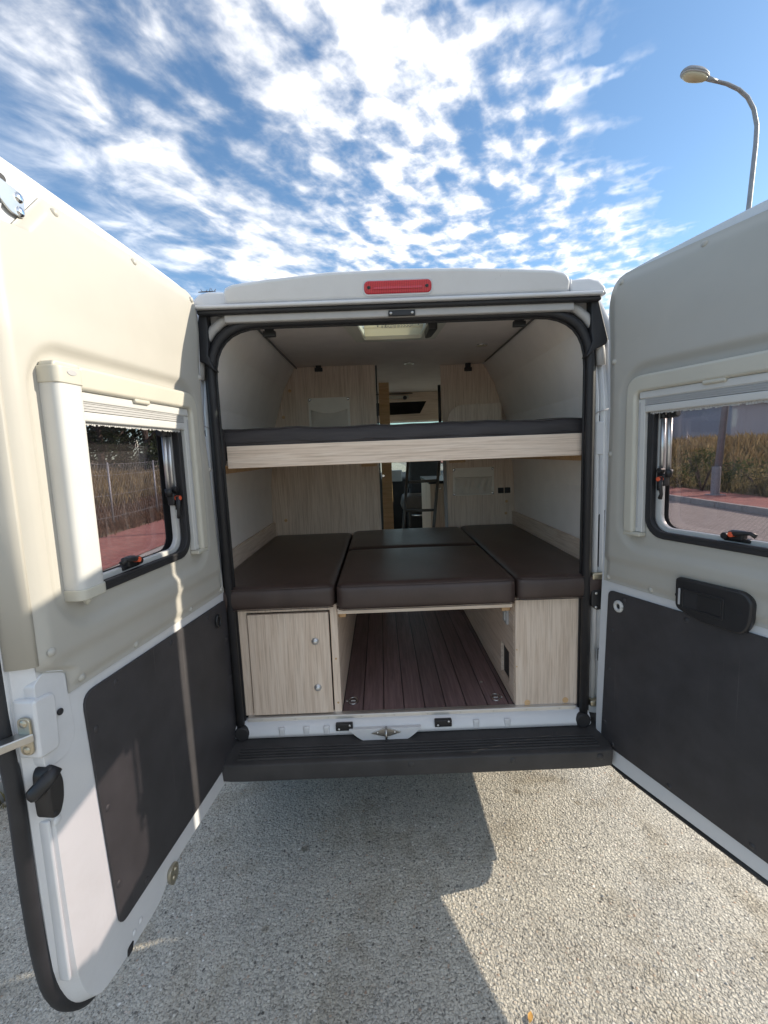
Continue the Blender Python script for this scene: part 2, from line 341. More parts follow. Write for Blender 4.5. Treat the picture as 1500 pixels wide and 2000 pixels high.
def ring(name, outer, inner, f, d0, d1, mat, parent=None, bevel=.003, seg=2, **k):
    bm = bmesh.new(); add_ring(bm, outer, inner, f, d0, d1); return build(name, bm, mat, parent, bevel=bevel, seg=seg, **k)
def rrect(u0, u1, z0, z1, r, n=6):
    P = []
    for cx_, cz, a0 in ((u1-r, z1-r, 0), (u0+r, z1-r, 90), (u0+r, z0+r, 180), (u1-r, z0+r, 270)):
        for i in range(n+1):
            a = math.radians(a0+90*i/n); P.append((cx_+r*math.cos(a), cz+r*math.sin(a)))
    return P
def rpoly(pts, n=4):
    """polygon with rounded corners: (a,b,r)"""
    out = []; N = len(pts)
    for i, p in enumerate(pts):
        r = p[2] if len(p) > 2 else 0
        P = Vector(p[:2]); A = Vector(pts[i-1][:2])-P; B = Vector(pts[(i+1) % N][:2])-P
        if r <= 0: out.append(tuple(P)); continue
        r = min(r, A.length*.48, B.length*.48); a = P+A.normalized()*r; b_ = P+B.normalized()*r
        for k in range(n+1):
            t = k/n; q = a*(1-t)**2+P*2*t*(1-t)+b_*t*t; out.append(tuple(q))
    return out
def add_tube(bm, pts, r, n=8, cap=True, sq=1.0):
    pts = [Vector(p) for p in pts]; R = r if isinstance(r, (list, tuple)) else [r]*len(pts); rings = []
    up_ = None
    for i, p in enumerate(pts):
        t = (pts[min(i+1, len(pts)-1)]-pts[max(i-1, 0)]).normalized()
        if up_ is None: up_ = t.orthogonal().normalized()
        up_ = (up_-t*up_.dot(t)).normalized(); s_ = t.cross(up_)
        rings.append([bm.verts.new(p+(up_*math.cos(2*math.pi*k/n)+s_*math.sin(2*math.pi*k/n)*sq)*R[i]) for k in range(n)])
    for a, b_ in zip(rings, rings[1:]):
        for k in range(n): bm.faces.new((a[k], a[(k+1) % n], b_[(k+1) % n], b_[k]))
    if cap: bm.faces.new(rings[0][::-1]); bm.faces.new(rings[-1])
def tube(name, pts, r, mat, parent=None, n=10, **k):
    bm = bmesh.new(); add_tube(bm, pts, r, n); return build(name, bm, mat, parent, smooth=True, **k)
def dome_mesh(name, r, h, mat, n=12, slot=True):
    bm = bmesh.new(); rings = []
    for a in (0, .45, .8, 1.0):
        rr_ = r*math.cos(a*math.pi/2*.92); hh_ = h*math.sin(a*math.pi/2)
        rings.append([bm.verts.new((rr_*math.cos(2*math.pi*k/n), rr_*math.sin(2*math.pi*k/n), hh_)) for k in range(n)])
    for a, c in zip(rings, rings[1:]):
        for k in range(n): bm.faces.new((a[k], a[(k+1) % n], c[(k+1) % n], c[k]))
    bm.faces.new(rings[-1]); bmesh.ops.recalc_face_normals(bm, faces=bm.faces)
    me = bpy.data.meshes.new(name); bm.to_mesh(me); bm.free(); me.materials.append(MATS[mat])
    for p in me.polygons: p.use_smooth = True
    return me
def place(name, me, loc, normal, parent, scale=1):
    o = bpy.data.objects.new(name, me); COL.objects.link(o)
    q = Vector(normal).to_track_quat('Z', 'Y')
    M = Matrix.Translation(Vector(loc)) @ q.to_matrix().to_4x4() @ Matrix.Scale(scale, 4)
    if parent:
        o.parent = parent; o.matrix_parent_inverse = Matrix.Translation(-OFF.get(parent.name, Vector((0, 0, 0))))
    o.matrix_basis = M
    return o
XZ = lambda a, b_, d: (a, d, b_)          # polygon in x,z extruded along y
YZ = lambda a, b_, d: (d, a, b_)
XY = lambda a, b_, d: (a, b_, d)
def disc_r(bm, c, r, f, d0, d1, n=16):
    add_prism(bm, [(c[0]+r*math.cos(2*math.pi*k/n), c[1]+r*math.sin(2*math.pi*k/n)) for k in range(n)], f, d0, d1)
def disc(name, c, r, f, d0, d1, mat, parent=None, bevel=.002, n=16):
    bm = bmesh.new(); disc_r(bm, c, r, f, d0, d1, n); return build(name, bm, mat, parent, bevel=bevel)

# ================================================================== the van
VAN = thing('camper_van', 'white camper van seen from behind with both rear doors swung open', 'camper van', (0, 2.5, GZ))
def loft(name, secs, mat, parent, bevel=0, **k):
    bm = bmesh.new(); R = [[bm.verts.new(p) for p in s] for s in secs]; n = len(secs[0])
    for a, c in zip(R, R[1:]):
        for i in range(n): bm.faces.new((a[i], a[(i+1) % n], c[(i+1) % n], c[i]))
    bm.faces.new(R[0]); bm.faces.new(R[-1][::-1])
    return build(name, bm, mat, parent, bevel=bevel, **k)
screw_steel = dome_mesh('screw_steel', .006, .003, 'steel'); screw_dark = dome_mesh('screw_dark', .010, .0028, 'black_plastic')
rivet_cream = dome_mesh('rivet_cream', .0115, .008, 'cream'); rivet_zinc = dome_mesh('rivet_zinc', .010, .004, 'zinc'); screw_panel = dome_mesh('screw_panel', .0105, .003, 'dark_panel')
bolt_white = dome_mesh('bolt_white', .012, .004, 'paint'); bolt_bumper = dome_mesh('bolt_bumper', .014, .004, 'bumper_plastic'); rivet_chrome = dome_mesh('rivet_chrome', .012, .005, 'chrome')
# outer shell (sides and roof)
prof = [(-1.00, .20), (-1.02, .75), (-1.01, 1.35), (-.97, 1.85), (-.90, 2.18), (-.84, 2.29), (-.72, 2.345), (-.4, 2.365), (.4, 2.365), (.72, 2.345), (.84, 2.29), (.90, 2.18), (.97, 1.85), (1.01, 1.35), (1.02, .75), (1.00, .20)]
inn = [(x*(1-.055/abs(x)) if abs(x) > .5 else x, z if z < 2.25 else z-.022) for x, z in prof]
cut = lambda P, lo, hi: [(x, z) for x, z in P if lo <= z <= hi]
pz = lambda z: 1.01-.04*(z-1.35)/.5                      # outer half-width near window height
HY0, HY1, HX = .16, .52, .19                               # roof hatch opening
for s in (-1, 1):
    po = [p for p in prof if p[0]*s > .3]; pi_ = [p for p in inn if p[0]*s > .3]
    if s > 0: po, pi_ = po[::-1], pi_[::-1]
    prism('body_shell', po+[(s*HX, 2.365), (s*HX, 2.343)]+pi_[::-1], XZ, HY0, HY1, 'paint', VAN, bevel=0)
for y0, y1 in ((.045, HY0), (HY1, 2.3), (3.55, 3.9)): prism('body_shell', prof+inn[::-1], XZ, y0, y1, 'paint', VAN, bevel=0)
uo = [(-pz(1.92), 1.92)]+[p for p in prof if p[1] > 1.95]+[(pz(1.92), 1.92)]; ui = [(-pz(1.92)+.055, 1.92)]+[p for p in inn if p[1] > 1.95]+[(pz(1.92)-.055, 1.92)]
SY0, SY1, SX0, SX1 = 2.45, 2.90, -.58, -.16               # opening for an unseen roof light, added to brighten the passage
for y0, y1 in ((2.3, SY0), (SY1, 3.55)): prism('body_shell', uo+ui[::-1], XZ, y0, y1, 'paint', VAN, bevel=0)
prism('body_shell', [p for p in uo if p[0] < -.65]+[(SX0, 2.358), (SX0, 2.334)]+[p for p in ui if p[0] < -.6][::-1], XZ, SY0, SY1, 'paint', VAN, bevel=0)
prism('body_shell', [(SX1, 2.365)]+[p for p in uo if p[0] > .3]+[p for p in ui if p[0] > .3][::-1]+[(SX1, 2.343)], XZ, SY0, SY1, 'paint', VAN, bevel=0)
box('added_roof_light', (SX0-.03, SY0-.03, 2.372), (SX1+.03, SY1+.03, 2.40), 'dome_skin', VAN, bevel=.012)
for s in (-1, 1):
    prism('lower_side', [(s*1.00, .20), (s*1.02, .75), (s*1.01, 1.35), (s*.955, 1.35), (s*.965, .75), (s*.945, .20)], XZ, 2.3, 3.55, 'paint', VAN, bevel=0)
    box('added_side_window', (s*.965, 2.29, 1.34), (s*.970, 3.56, 1.94), 'clear_glass', VAN, bevel=0)  # unseen windows on both sides, added to let daylight into the passage
for s in (-1, 1):      # rounded rear corners of the body sides
    tube('rear_corner', [(s*.985, .06, .22), (s*1.0, .06, .75), (s*.988, .06, 1.35), (s*.948, .06, 1.85), (s*.878, .06, 2.18), (s*.81, .06, 2.30)], .026, 'paint', VAN, n=12)
    # cab side with a window opening
    outer = [(3.9, .25), (5.75, .25), (5.85, .70), (5.75, 1.12), (5.35, 1.28), (4.55, 2.18), (4.3, 2.33), (3.9, 2.34)]
    inner = [(3.98, 1.20), (5.0, 1.20), (5.12, 1.22), (5.10, 1.26), (4.98, 1.42), (4.62, 1.85), (4.45, 2.02), (3.98, 2.03)]
    ring('cab_side', outer, inner, lambda a, b_, d, s=s: (s*(d-.10*max(0, b_-1.2)), a, b_), .93, .98, 'paint', VAN, bevel=.006)
    box('cab_window', (s*.90, 3.96, 1.18), (s*.906, 5.12, 2.04), 'clear_glass', VAN, bevel=0)
    for wy in (1.12, 4.85):
        w = thing('wheel', '', '', (s*.88, wy, GZ+.335)) if False else None
        bm = bmesh.new()
        R = [(.335, -.085), (.345, -.05), (.345, .05), (.335, .085), (.235, .09), (.225, -.09)]
        n = 32; V = [[bm.verts.new((s*.88+d, wy+r*math.cos(2*math.pi*k/n), GZ+.345+r*math.sin(2*math.pi*k/n))) for r, d in R] for k in range(n)]
        for k in range(n):
            for i in range(6): bm.faces.new((V[k][i], V[k][(i+1) % 6], V[(k+1) % n][(i+1) % 6], V[(k+1) % n][i]))
        wh = build('wheel', bm, 'rubber', VAN, bevel=.012)
        bm = bmesh.new(); disc_r(bm, (wy, GZ+.345), .23, lambda a, b_, d: (s*.88+d, a, b_), -.07, .07, 24); build('rim', bm, 'alu', wh, bevel=.015)
box('cab_roof', (-.80, 3.9, 2.30), (.80, 4.42, 2.35), 'paint', VAN, bevel=.01)
bm = bmesh.new(); q = [bm.verts.new(p) for p in ((-.80, 4.42, 2.31), (.80, 4.42, 2.31), (.90, 5.36, 1.26), (-.90, 5.36, 1.26), (-.80, 4.425, 2.316), (.80, 4.425, 2.316), (.90, 5.366, 1.266), (-.90, 5.366, 1.266))]
for f in ((0, 1, 2, 3), (4, 7, 6, 5), (0, 4, 5, 1), (1, 5, 6, 2), (2, 6, 7, 3), (3, 7, 4, 0)): bm.faces.new([q[i] for i in f])
build('windscreen', bm, 'clear_glass', VAN)
prism('bonnet', [(5.34, .25), (5.9, .28), (5.92, .75), (5.80, 1.05), (5.36, 1.24)], YZ, -.92, .92, 'paint', VAN, bevel=.03)
box('underbody', (-.93, .06, .28), (.93, 5.4, .47), 'bumper_plastic', VAN, bevel=.02)
# rear frame round the opening
op = rpoly([(-.757, .49), (-.766, 2.228, .20), (.766, 2.228, .20), (.757, .49)], 8)
opo = [(x+(.04 if x > 0 else -.04), z+(.04 if z > 2.0 else 0)) for x, z in op]
fr_out = rpoly([(.965, .46), (.955, 1.35), (.915, 1.85, .2), (.845, 2.20, .1), (.80, 2.30, .05), (-.80, 2.30, .05), (-.845, 2.20, .1), (-.915, 1.85, .2), (-.955, 1.35), (-.965, .46)], 4)
prism('rear_frame', opo+fr_out, XZ, .032, .12, 'paint', VAN, bevel=.004)
for s in (-1, 1):
    for k, (dx, r, y) in enumerate(((.822, .011, .030), (.848, .013, .034), (.882, .010, .030))):
        tube('jamb_rib', [(s*(dx+.0), y, .56), (s*(dx+.004), y, 1.40), (s*(dx-.002), y, 1.9), (s*(dx-.022), y, 2.13)], r, 'paint', VAN, n=8)
    box('jamb_plate', (s*.815, .0165, 1.66), (s*.852, .03, 1.80), 'paint', VAN, bevel=.005)
    tube('jamb_seam', [(s*.806, .016, 1.83), (s*.83, .014, 1.842), (s*.875, .016, 1.852)], .0025, 'grey_plastic', VAN, n=6)
# opening seal: two rubber lobes
def path_off(o, y):
    P = []
    for x, z in op:
        v = Vector((x, z)); c = Vector((0, 1.4)); d = Vector((1 if x > 0 else -1, 0))
        if z > 2.02: d = (v-Vector((.566*(1 if x > 0 else -1), 2.028))); d = d.normalized()
        P.append((x+d.x*o, y, z+d.y*o))
    return P
seal = tube('door_seal', path_off(.017, .005), .018, 'rubber', VAN, n=10)
tube('seal_lip', path_off(.036, .018), .010, 'rubber', seal, n=8)
tube('seal_edge', path_off(.004, .030), .007, 'rubber', seal, n=8)
for s in (-1, 1):
    disc('seal_foot', (s*.765, .478), .034, XZ, -.022, .02, 'rubber', VAN, bevel=.008)
    # black cover in the upper corner
    poly = [(s*.770, 2.302), (s*.795, 2.302), (s*.842, 2.125), (s*.838, 2.108), (s*.79, 2.085), (s*.752, 2.055), (s*.778, 2.12), (s*.772, 2.16)]
    prism('corner_cover', poly, XZ, -.022, .03, 'rubber', VAN, bevel=.006)
# header: spoiler, lip, gutter rubber
top = [onY(*p, -.06) for p in [(436, 571), (441, 564), (455, 558), (520, 549), (640, 536), (780, 529), (900, 527), (1000, 528), (1075, 530), (1098, 534), (1109, 540), (1113, 550)]]
poly = [(p.x, p.z) for p in top]
poly = [(-.684, 2.30)]+poly+[(.668, 2.30)]
SPF = lambda a_, b_, d: (a_, d-(b_-2.30)*.35, b_)
sp = prism('spoiler', poly, SPF, -.06, .12, 'paint', VAN, bevel=.022, seg=4)
for s in (-1, 1):
    w = [(s*.66, 2.30), (s*.66, 2.352), (s*.75, 2.357), (s*.79, 2.348), (s*.815, 2.325), (s*.828, 2.292)]
    prism('spoiler_wing', w, XZ, -.045, .12, 'paint', sp, bevel=.014, seg=3)
    tube('roof_groove', [(s*.676, -.0475, 2.305), (s*.676, -.0475, 2.335), (s*.676, -.044, 2.352)], .0035, 'paint_inner', sp, n=6)
box('spoiler_lip', (-.80, -.068, 2.286), (.80, -.03, 2.301), 'paint', sp, bevel=.006)
box('gutter_rubber', (-.80, -.050, 2.269), (.80, -.01, 2.287), 'rubber', VAN, bevel=.007)
box('header_lip', (-.70, -.030, 2.240), (.70, .03, 2.271), 'frame_grey', VAN, bevel=.006)
tube('frame_bead', [p for p in path_off(.062, .008) if p[2] > 1.98], .019, 'frame_grey', VAN, n=10)
lp = box('lock_plate', (-.045, -.040, 2.240), (.062, -.028, 2.262), 'black_plastic', VAN, bevel=.003)
for x in (-.035, .05): place('screw', screw_steel, (x, -.041, 2.251), (0, -1, 0), lp)
# third brake light
bl = prism('brake_light', rrect(-.137, .125, 2.315, 2.359, .016, 4), SPF, -.068, -.03, 'red_lens', VAN, bevel=.006, seg=3)
prism('light_surround', rrect(-.143, .131, 2.309, 2.365, .02, 4), SPF, -.0625, -.03, 'paint_inner', bl, bevel=.003)
for x in (-.118, .106): place('screw', screw_dark, (x, -.0812, 2.337), (0, -1, 0), bl, .7)
box('lens_strip', (-.100, -.0835, 2.328), (.088, -.076, 2.338), 'red_lens', bl, bevel=.002)
# sill
sill = prism('sill', [(.06, .522), (.028, .520), (.004, .510), (-.012, .492), (-.020, .468), (-.012, .452), (.06, .452)], YZ, -.80, .80, 'paint', VAN, bevel=.005)
prism('sill_step', rpoly([(-.29, .49, .01), (-.25, .452, .02), (-.215, .430, .02), (-.035, .430, .02), (.0, .452, .02), (.04, .49, .01)], 3), XZ, -.034, .0, 'paint', sill, bevel=.009, seg=3)
alu = prism('sill_strip', [(.045, .535), (.028, .535), (.018, .531), (.016, .513), (.045, .513)], YZ, -.745, .745, 'alu', sill, bevel=.0015)
for k in range(10): place('screw', screw_steel, (-.68+k*.15, .0158, .522), (0, -1, 0), sill, .5)
for x0 in (-.344, .098):
    p = box('latch_plate', (x0, -.026, .480), (x0+.076, -.004, .512), 'black_plastic', sill, bevel=.003)
    for dx, dz in ((.014, .488), (.062, .504)): place('screw', screw_steel, (x0+dx, -.0265, dz), (0, -1, 0), sill)
prism('striker_plate', rpoly([(-.19, .472, .01), (-.12, .496, .02), (-.05, .474, .01), (-.12, .452, .02)], 3), XZ, -.040, -.03, 'steel', sill, bevel=.002)
tube('striker_loop', [(-.12, -.038, .450), (-.12, -.062, .456), (-.12, -.066, .474), (-.12, -.062, .494), (-.12, -.038, .500)], .005, 'steel', sill, n=8)
for x in (-.158, -.082): place('screw', screw_steel, (x, -.0405, .473), (0, -1, 0), sill)
for x in (-.60, -.49, -.40, .27, .41): box('sill_bead', (x, -.021, .462), (x+.028, -.006, .502), 'paint', sill, bevel=.006)
# bumper
secs = []
for x in (-.845, -.82, -.78, -.72, -.5, 0, .5, .72, .78, .82, .840):
    a = abs(x); dy = 0 if a < .72 else (a-.72)**2*.8
    secs.append([(x, .05, .452), (x, -.012+dy*.2, .450), (x, -.030+dy*.5, .438), (x, -.142+dy, .424), (x, -.152+dy, .418), (x, -.153+dy, .385), (x, -.146+dy, .342), (x, -.10+dy*.5, .334), (x, .05, .34)])
bump = loft('rear_bumper', secs, 'bumper_plastic', VAN, bevel=.003)
for y in (-.060, -.076, -.092, -.108, -.122):
    zt = .438-(abs(y)-.03)/.108*.014
    box('tread_rib', (-.76, y-.0042, zt-.006), (.79, y+.0042, zt+.006), 'bumper_plastic', bump, bevel=.002)
for x in (-.02, .41, .78): place('bumper_bolt', bolt_bumper, (x, -.1525, .395), (0, -1, 0), bump)
for s in (-1, 1):
    secs = []
    for t in range(9):
        a = math.radians(t*11.25); x = s*(.925+.10*math.sin(a)); y = -.075+.13*(1-math.cos(a))
        secs.append([(x, y, .225), (x, y, .45), (x-s*.05*math.sin(a)-s*.0, y+.05*math.cos(a)+.01, .45), (x-s*.05*math.sin(a), y+.05*math.cos(a)+.01, .225)])
    x = s*1.025; secs.append([(x, .7, .225), (x, .7, .45), (x-s*.05, .7, .45), (x-s*.05, .7, .225)])
    loft('bumper_corner', secs, 'bumper_plastic', VAN, bevel=.006)
# right-hand hinges, connector and cable between body and door
for s in (-1, 1):
    for z in (.55, 1.135):
        h = box('hinge', (s*.80, -.008, z-.014), (s*.905, .03, z+.014), 'paint_inner' if z > 1.5 else 'zinc', VAN, bevel=.006)
        tube('hinge_pin', [(s*.905, .0, z-.03), (s*.905, .0, z+.03)], .011, 'zinc', h)
c = prism('cable_connector', rpoly([(.795, 1.075, .01), (.855, 1.08, .01), (.860, .99, .01), (.82, .985, .01), (.795, 1.005, .01)], 3), XZ, -.012, .03, 'black_plastic', VAN, bevel=.006)
for z in (1.062, 1.0): place('screw', screw_steel, (.815, -.0125, z), (0, -1, 0), c)
tube('door_cable', [(.835, -.01, .99), (.845, -.03, .93), (.853, -.02, .86), (.846, .0, .80), (.848, .0, .62), (.842, .0, .50)], .006, 'white_plastic', VAN)
box('cable_clip', (.838, -.012, .742), (.862, .02, .80), 'black_plastic', VAN, bevel=.004)
prism('lamp_recess', rrect(.838, .90, 1.15, 1.42, .028, 5), XZ, .026, .04, 'rubber', VAN, bevel=.003)

# ------------------------------------------------------------------ rear doors
def smoothstep(a, b_, x):
    t = max(0, min(1, (x-a)/(b_-a))); return t*t*(3-2*t)
def sd_rr(u, z, u0, u1, z0, z1, r):
    qx = abs(u-(u0+u1)/2)-(u1-u0)/2+r; qz = abs(z-(z0+z1)/2)-(z1-z0)/2+r
    return math.hypot(max(qx, 0), max(qz, 0))+min(max(qx, qz), 0)-r
def make_door(side, H, ang, label, hs):
    th = math.radians(ang); U = Vector((-side*math.cos(th), -math.sin(th), 0)); N = Vector((-U.y, U.x, 0))*side; H = Vector((*H, 0))
    def D(u, z, d): p = H+U*u+N*d; return (p.x, p.y, z)
    left = side < 0
    he = hs   # hinge-edge line: list of (z,u)
    def hinge(z):
        for (z0, a), (z1, b_) in zip(he, he[1:]):
            if z0 <= z <= z1: return a+(b_-a)*(z-z0)/(z1-z0)
        return he[0][1] if z < he[0][0] else he[-1][1]
    # outline of the inner skin
    fe = .925
    low = [(fe, .50), (fe-.01, .38), (.885, .305), (.835, .270), (.60, .268), (.55, .290), (.52, .325), (.06, .326)]
    hz = [(hinge(.42)+.045, .338), (hinge(.42)+.012, .368), (hinge(.42), .43)]
    side_pts = [(hinge(z), z) for z in (.7, 1.0, 1.3, 1.6, 1.8, 2.0, 2.15)]
    topc = [(hinge(2.2), 2.22), (hinge(2.2)+.008, 2.28), (hinge(2.2)+.035, 2.325), (hinge(2.2)+.085, 2.345)]
    out = low+hz+side_pts+topc+[(.42, 2.362), (.74, 2.375), (.895, 2.378), (fe-.004, 2.35), (fe, 1.4)]
    if not left:
        out = [(fe, .50), (fe-.01, .40), (.89, .345), (.835, .331), (.06, .326)]+out[len(low):]
    def chaikin(P, n=2):
        for _ in range(n):
            Q_ = []
            for p0, p1 in zip(P, P[1:]+P[:1]):
                Q_ += [(p0[0]*.75+p1[0]*.25, p0[1]*.75+p1[1]*.25), (p0[0]*.25+p1[0]*.75, p0[1]*.25+p1[1]*.75)]
            P = Q_
        return P
    out = chaikin(out)
    win = rrect(.215, .79, 1.352, 1.872, .075, 6)
    # shell: front skin ring + edge + outer skin, window opening through it
    bm = bmesh.new()
    cu, cz = .5, 1.4
    def ringpts(off, d):
        P = []
        n = len(out)
        for i, p in enumerate(out):
            a = Vector(out[i-1]); c_ = Vector(out[(i+1) % n]); t = (c_-a).normalized(); nn_ = Vector((t.y, -t.x))
            if nn_.dot(Vector(p)-Vector((cu, cz))) < 0: nn_ = -nn_
            k_ = off*(smoothstep(.0, .14, p[0]) if not left else 1); P.append((p[0]+nn_.x*k_, p[1]+nn_.y*k_, d))
        return P
    lay = [ringpts(0, .004), ringpts(.004, .012), ringpts(.018, .045), ringpts(.022, .048), ringpts(.022, .062)]
    L = [[bm.verts.new(D(*p)) for p in l_] for l_ in lay]; n = len(out)
    for a, c_ in zip(L, L[1:]):
        for i in range(n): bm.faces.new((a[i], a[(i+1) % n], c_[(i+1) % n], c_[i]))
    for l_, d in ((L[0], .004), (L[-1], .062)):
        wv_ = [bm.verts.new(D(p[0], p[1], d)) for p in win]
        edges = []
        for loop in (l_, wv_):
            for i in range(len(loop)):
                e = bm.edges.get((loop[i], loop[(i+1) % len(loop)])) or bm.edges.new((loop[i], loop[(i+1) % len(loop)])); edges.append(e)
        bmesh.ops.triangle_fill(bm, edges=edges, use_beauty=True)
        if d > .05: w1 = wv_
        else: w0 = wv_
    for i in range(len(win)): bm.faces.new((w0[i], w0[(i+1) % len(win)], w1[(i+1) % len(win)], w1[i]))
    door = build('rear_door', bm, 'paint', VAN, smooth=True)
    door.data.set_sharp_from_angle(angle=math.radians(32))
    door['label'] = label
    # edge rubber on the outer flange
    if left:
        ed = [(fe+.028, 2.36), (fe+.030, 1.6), (fe+.030, 1.05), (fe+.030, .97), (fe+.030, .70), (fe+.025, .50), (fe+.012, .37), (fe-.04, .285), (fe-.10, .250)]
        dd = [.078, .078, .078, .066, .070, .07, .066, .06, .056]
        PP = [Vector((u, z, d)) for (u, z), d in zip(ed, dd)]
        for _ in range(2): PP = [PP[0]]+[q for p0, p1 in zip(PP, PP[1:]) for q in (p0*.75+p1*.25, p0*.25+p1*.75)]+[PP[-1]]
        bm = bmesh.new(); add_tube(bm, [D(*p) for p in PP], [.019]*(len(PP)-3)+[.017, .015, .012], 10, sq=1.3); build('edge_rubber', bm, 'rubber', door, smooth=True)
        box('edge_flange', (fe-.01, .40, .055), (fe+.03, 2.34, .064), 'paint', door, bevel=.003, f=D)
    else:
        box('lower_flange', (.06, .292, .030), (.90, .345, .0605), 'paint', door, bevel=.003, f=D)
        bm = bmesh.new(); add_tube(bm, [D(u, z, .036) for u, z in [(hinge(.42)-.006, .50), (hinge(.42)-.004, .39), (hinge(.42)+.012, .338), (hinge(.42)+.04, .308), (.10, .296), (.5, .295), (.9, .295)]], .0125, 8); build('edge_rubber', bm, 'rubber', door, smooth=True)
    # moulded upper trim as a relief grid
    NU, NZ = 130, 150; z0, z1 = 1.134, 2.340
    rec = (.105 if left else .11, .862, 1.295, 1.985, .11)
    def relief(u, z, ua, ub):
        bd = min(u-ua, ub-u, z-z0, z1-z)
        e = smoothstep(0, .012, bd); s_ = sd_rr(u, z, *rec); r_ = 1-smoothstep(-.016, .016, s_)
        proud = .005*e+.012*e*smoothstep(.0, .04, bd)
        crease = .0035*smoothstep(1.99, 2.09, z)*e
        ledge = .010*(1-smoothstep(1.215, 1.255, z))*e
        return -.001-(proud-ledge-crease)*(1-r_)-.003*r_
    bm = bmesh.new(); V = {}
    for j in range(NZ+1):
        z = z0+(z1-z0)*j/NZ
        ua = hinge(z)+.012
        if z > 2.25: t = (z-2.25)/.09; ua += .075*(1-math.sqrt(max(0, 1-min(1, t)**2)))
        ub = .846+.082*smoothstep(1.185, 1.235, z) if True else .9
        if z > 2.235: ub = min(ub, .842-(z-2.235)*.90)
        for i in range(NU+1):
            u = ua+(ub-ua)*i/NU
            d = relief(u, z, ua, ub)
            V[i, j] = (u, z, d)
    vv_ = {k: None for k in V}
    def inwin(p): return sd_rr(p[0], p[1], .228, .778, 1.366, 1.858, .065) < 0
    for j in range(NZ):
        for i in range(NU):
            ks = [(i, j), (i+1, j), (i+1, j+1), (i, j+1)]
            if all(inwin(V[k]) for k in ks): continue
            for k in ks:
                if vv_[k] is None: vv_[k] = bm.verts.new(D(*V[k]))
            bm.faces.new([vv_[k] for k in ks])
    build('trim_panel', bm, 'cream', door, smooth=True)
    bm = bmesh.new(); ew = [(.922, -.006), (.930, -.004), (.940, .010), (.951, .040), (.9535, .050), (.95, .058), (.92, .04)]
    rr_ = [[bm.verts.new(D(u, z, d)) for u, d in ew] for z in (1.243, 1.6, 2.0, 2.228)]
    for a_, c_ in zip(rr_, rr_[1:]):
        for i in range(len(ew)): bm.faces.new((a_[i], a_[(i+1) % len(ew)], c_[(i+1) % len(ew)], c_[i]))
    bm.faces.new(rr_[0]); bm.faces.new(rr_[-1]); build('trim_edge', bm, 'cream', door, smooth=True)
    for u, z in [(.716, 2.318), (.409, 2.318), (hinge(2.2)+.075, 2.308), (hinge(2.0)+.045, 2.02), (hinge(1.66)+.032, 1.663), (.80, 1.155), (.575, 1.150), (.25, 1.150), (hinge(1.15)+.035, 1.152), (.895, 1.265)]:
        place('rivet', rivet_cream, D(u, z, relief(u, z, hinge(z)+.012, .928)+.001), -N, door)
    # dark lower panel
    pu = hinge(.8)+(.045 if left else .045)
    hp0, hp1 = (hinge(1.08)+.012, hinge(.42)+.032) if left else (hinge(1.08)+.042, hinge(.42)+.036)
    prism('lower_panel', rpoly([(hp0, 1.098, .025), (hp1, .405, .04), (.770, .388, .03), (.803, 1.108, .045)], 5), D, -.003, .004, 'dark_panel', door, bevel=.0015)
    for u, z in [(.68, 1.080), (.396, 1.078), (.773, .994), (.765, .756), (.758, .515), (.646, .412), (.356, .416), (hp0+.022, .93), (hp0+.010, .753), (hp1+.02, .506), (.09, .425), (.13, 1.075)]:
        place('screw', screw_panel, D(u, z, -.0032), -N, door)
    if left:
        bm = bmesh.new(); add_tube(bm, [D(.062+.017*math.cos(a), 1.034+.024*math.sin(a), -.008) for a in [k*math.pi/8 for k in range(17)]], .006, 8, cap=False); build('grommet', bm, 'black_plastic', door, smooth=True)
        disc('grommet_hole', (.062, 1.034), .016, D, -.0045, .0, 'rubber', door)
    else:
        bm = bmesh.new(); add_tube(bm, [D(.107+.016*math.cos(a), 1.043+.018*math.sin(a), -.006) for a in [k*math.pi/8 for k in range(17)]], .0075, 8, cap=False); build('grommet', bm, 'white_plastic', door, smooth=True)
        disc('grommet_hole', (.107, 1.043), .013, D, -.0045, .0, 'rubber', door)
    # window: rubber frame, white inner edge, tinted pane
    ring('window_frame', rrect(.222, .795, 1.352, 1.865, .075), rrect(.246, .771, 1.376, 1.841, .055), D, -.012, .016, 'rubber', door, bevel=.005)
    ring('window_lip', rrect(.238, .779, 1.368, 1.849, .06), rrect(.249, .768, 1.379, 1.838, .055), D, -.0135, .0, 'rubber', door, bevel=.003)
    ring('window_rim', rrect(.244, .773, 1.374, 1.843, .056), rrect(.268, .749, 1.391, 1.826, .045), D, .016, .034, 'white_plastic', door, bevel=.003)
    prism('window_pane', rrect(.205, .80, 1.345, 1.88, .07), D, .066, .070, 'tint_pane', door, bevel=0)
    ring('outer_rim', rrect(.19, .815, 1.33, 1.895, .08), rrect(.26, .757, 1.385, 1.835, .05), D, .0625, .0655, 'rubber', door, bevel=0)
    # blind cassette
    f0 = -.0
    prism('blind_frame', rpoly([(.148, 1.362, 0), (.148, 1.947, .066), (.735, 1.949, 0), (.735, 1.888, 0), (.194, 1.888, .02), (.194, 1.362, 0)], 8), D, -.042, -.004, 'ivory', door, bevel=.011, seg=4)
    box('cassette_front', (.20, 1.862, -.030), (.735, 1.888, -.006), 'white_plastic', door, bevel=.004, f=lambda a, b_, c_: D(a, b_, c_))
    box('cassette_clip', (.44, 1.878, -.040), (.515, 1.892, -.026), 'ivory', door, bevel=.005, f=D)
    box('rail_groove', (.192, 1.368, -.024), (.222, 1.862, -.004), 'white_plastic', door, bevel=.003, f=D)
    box('rail_slot', (.197, 1.385, -.0255), (.203, 1.850, -.02), 'grey_plastic', door, bevel=0, f=D)
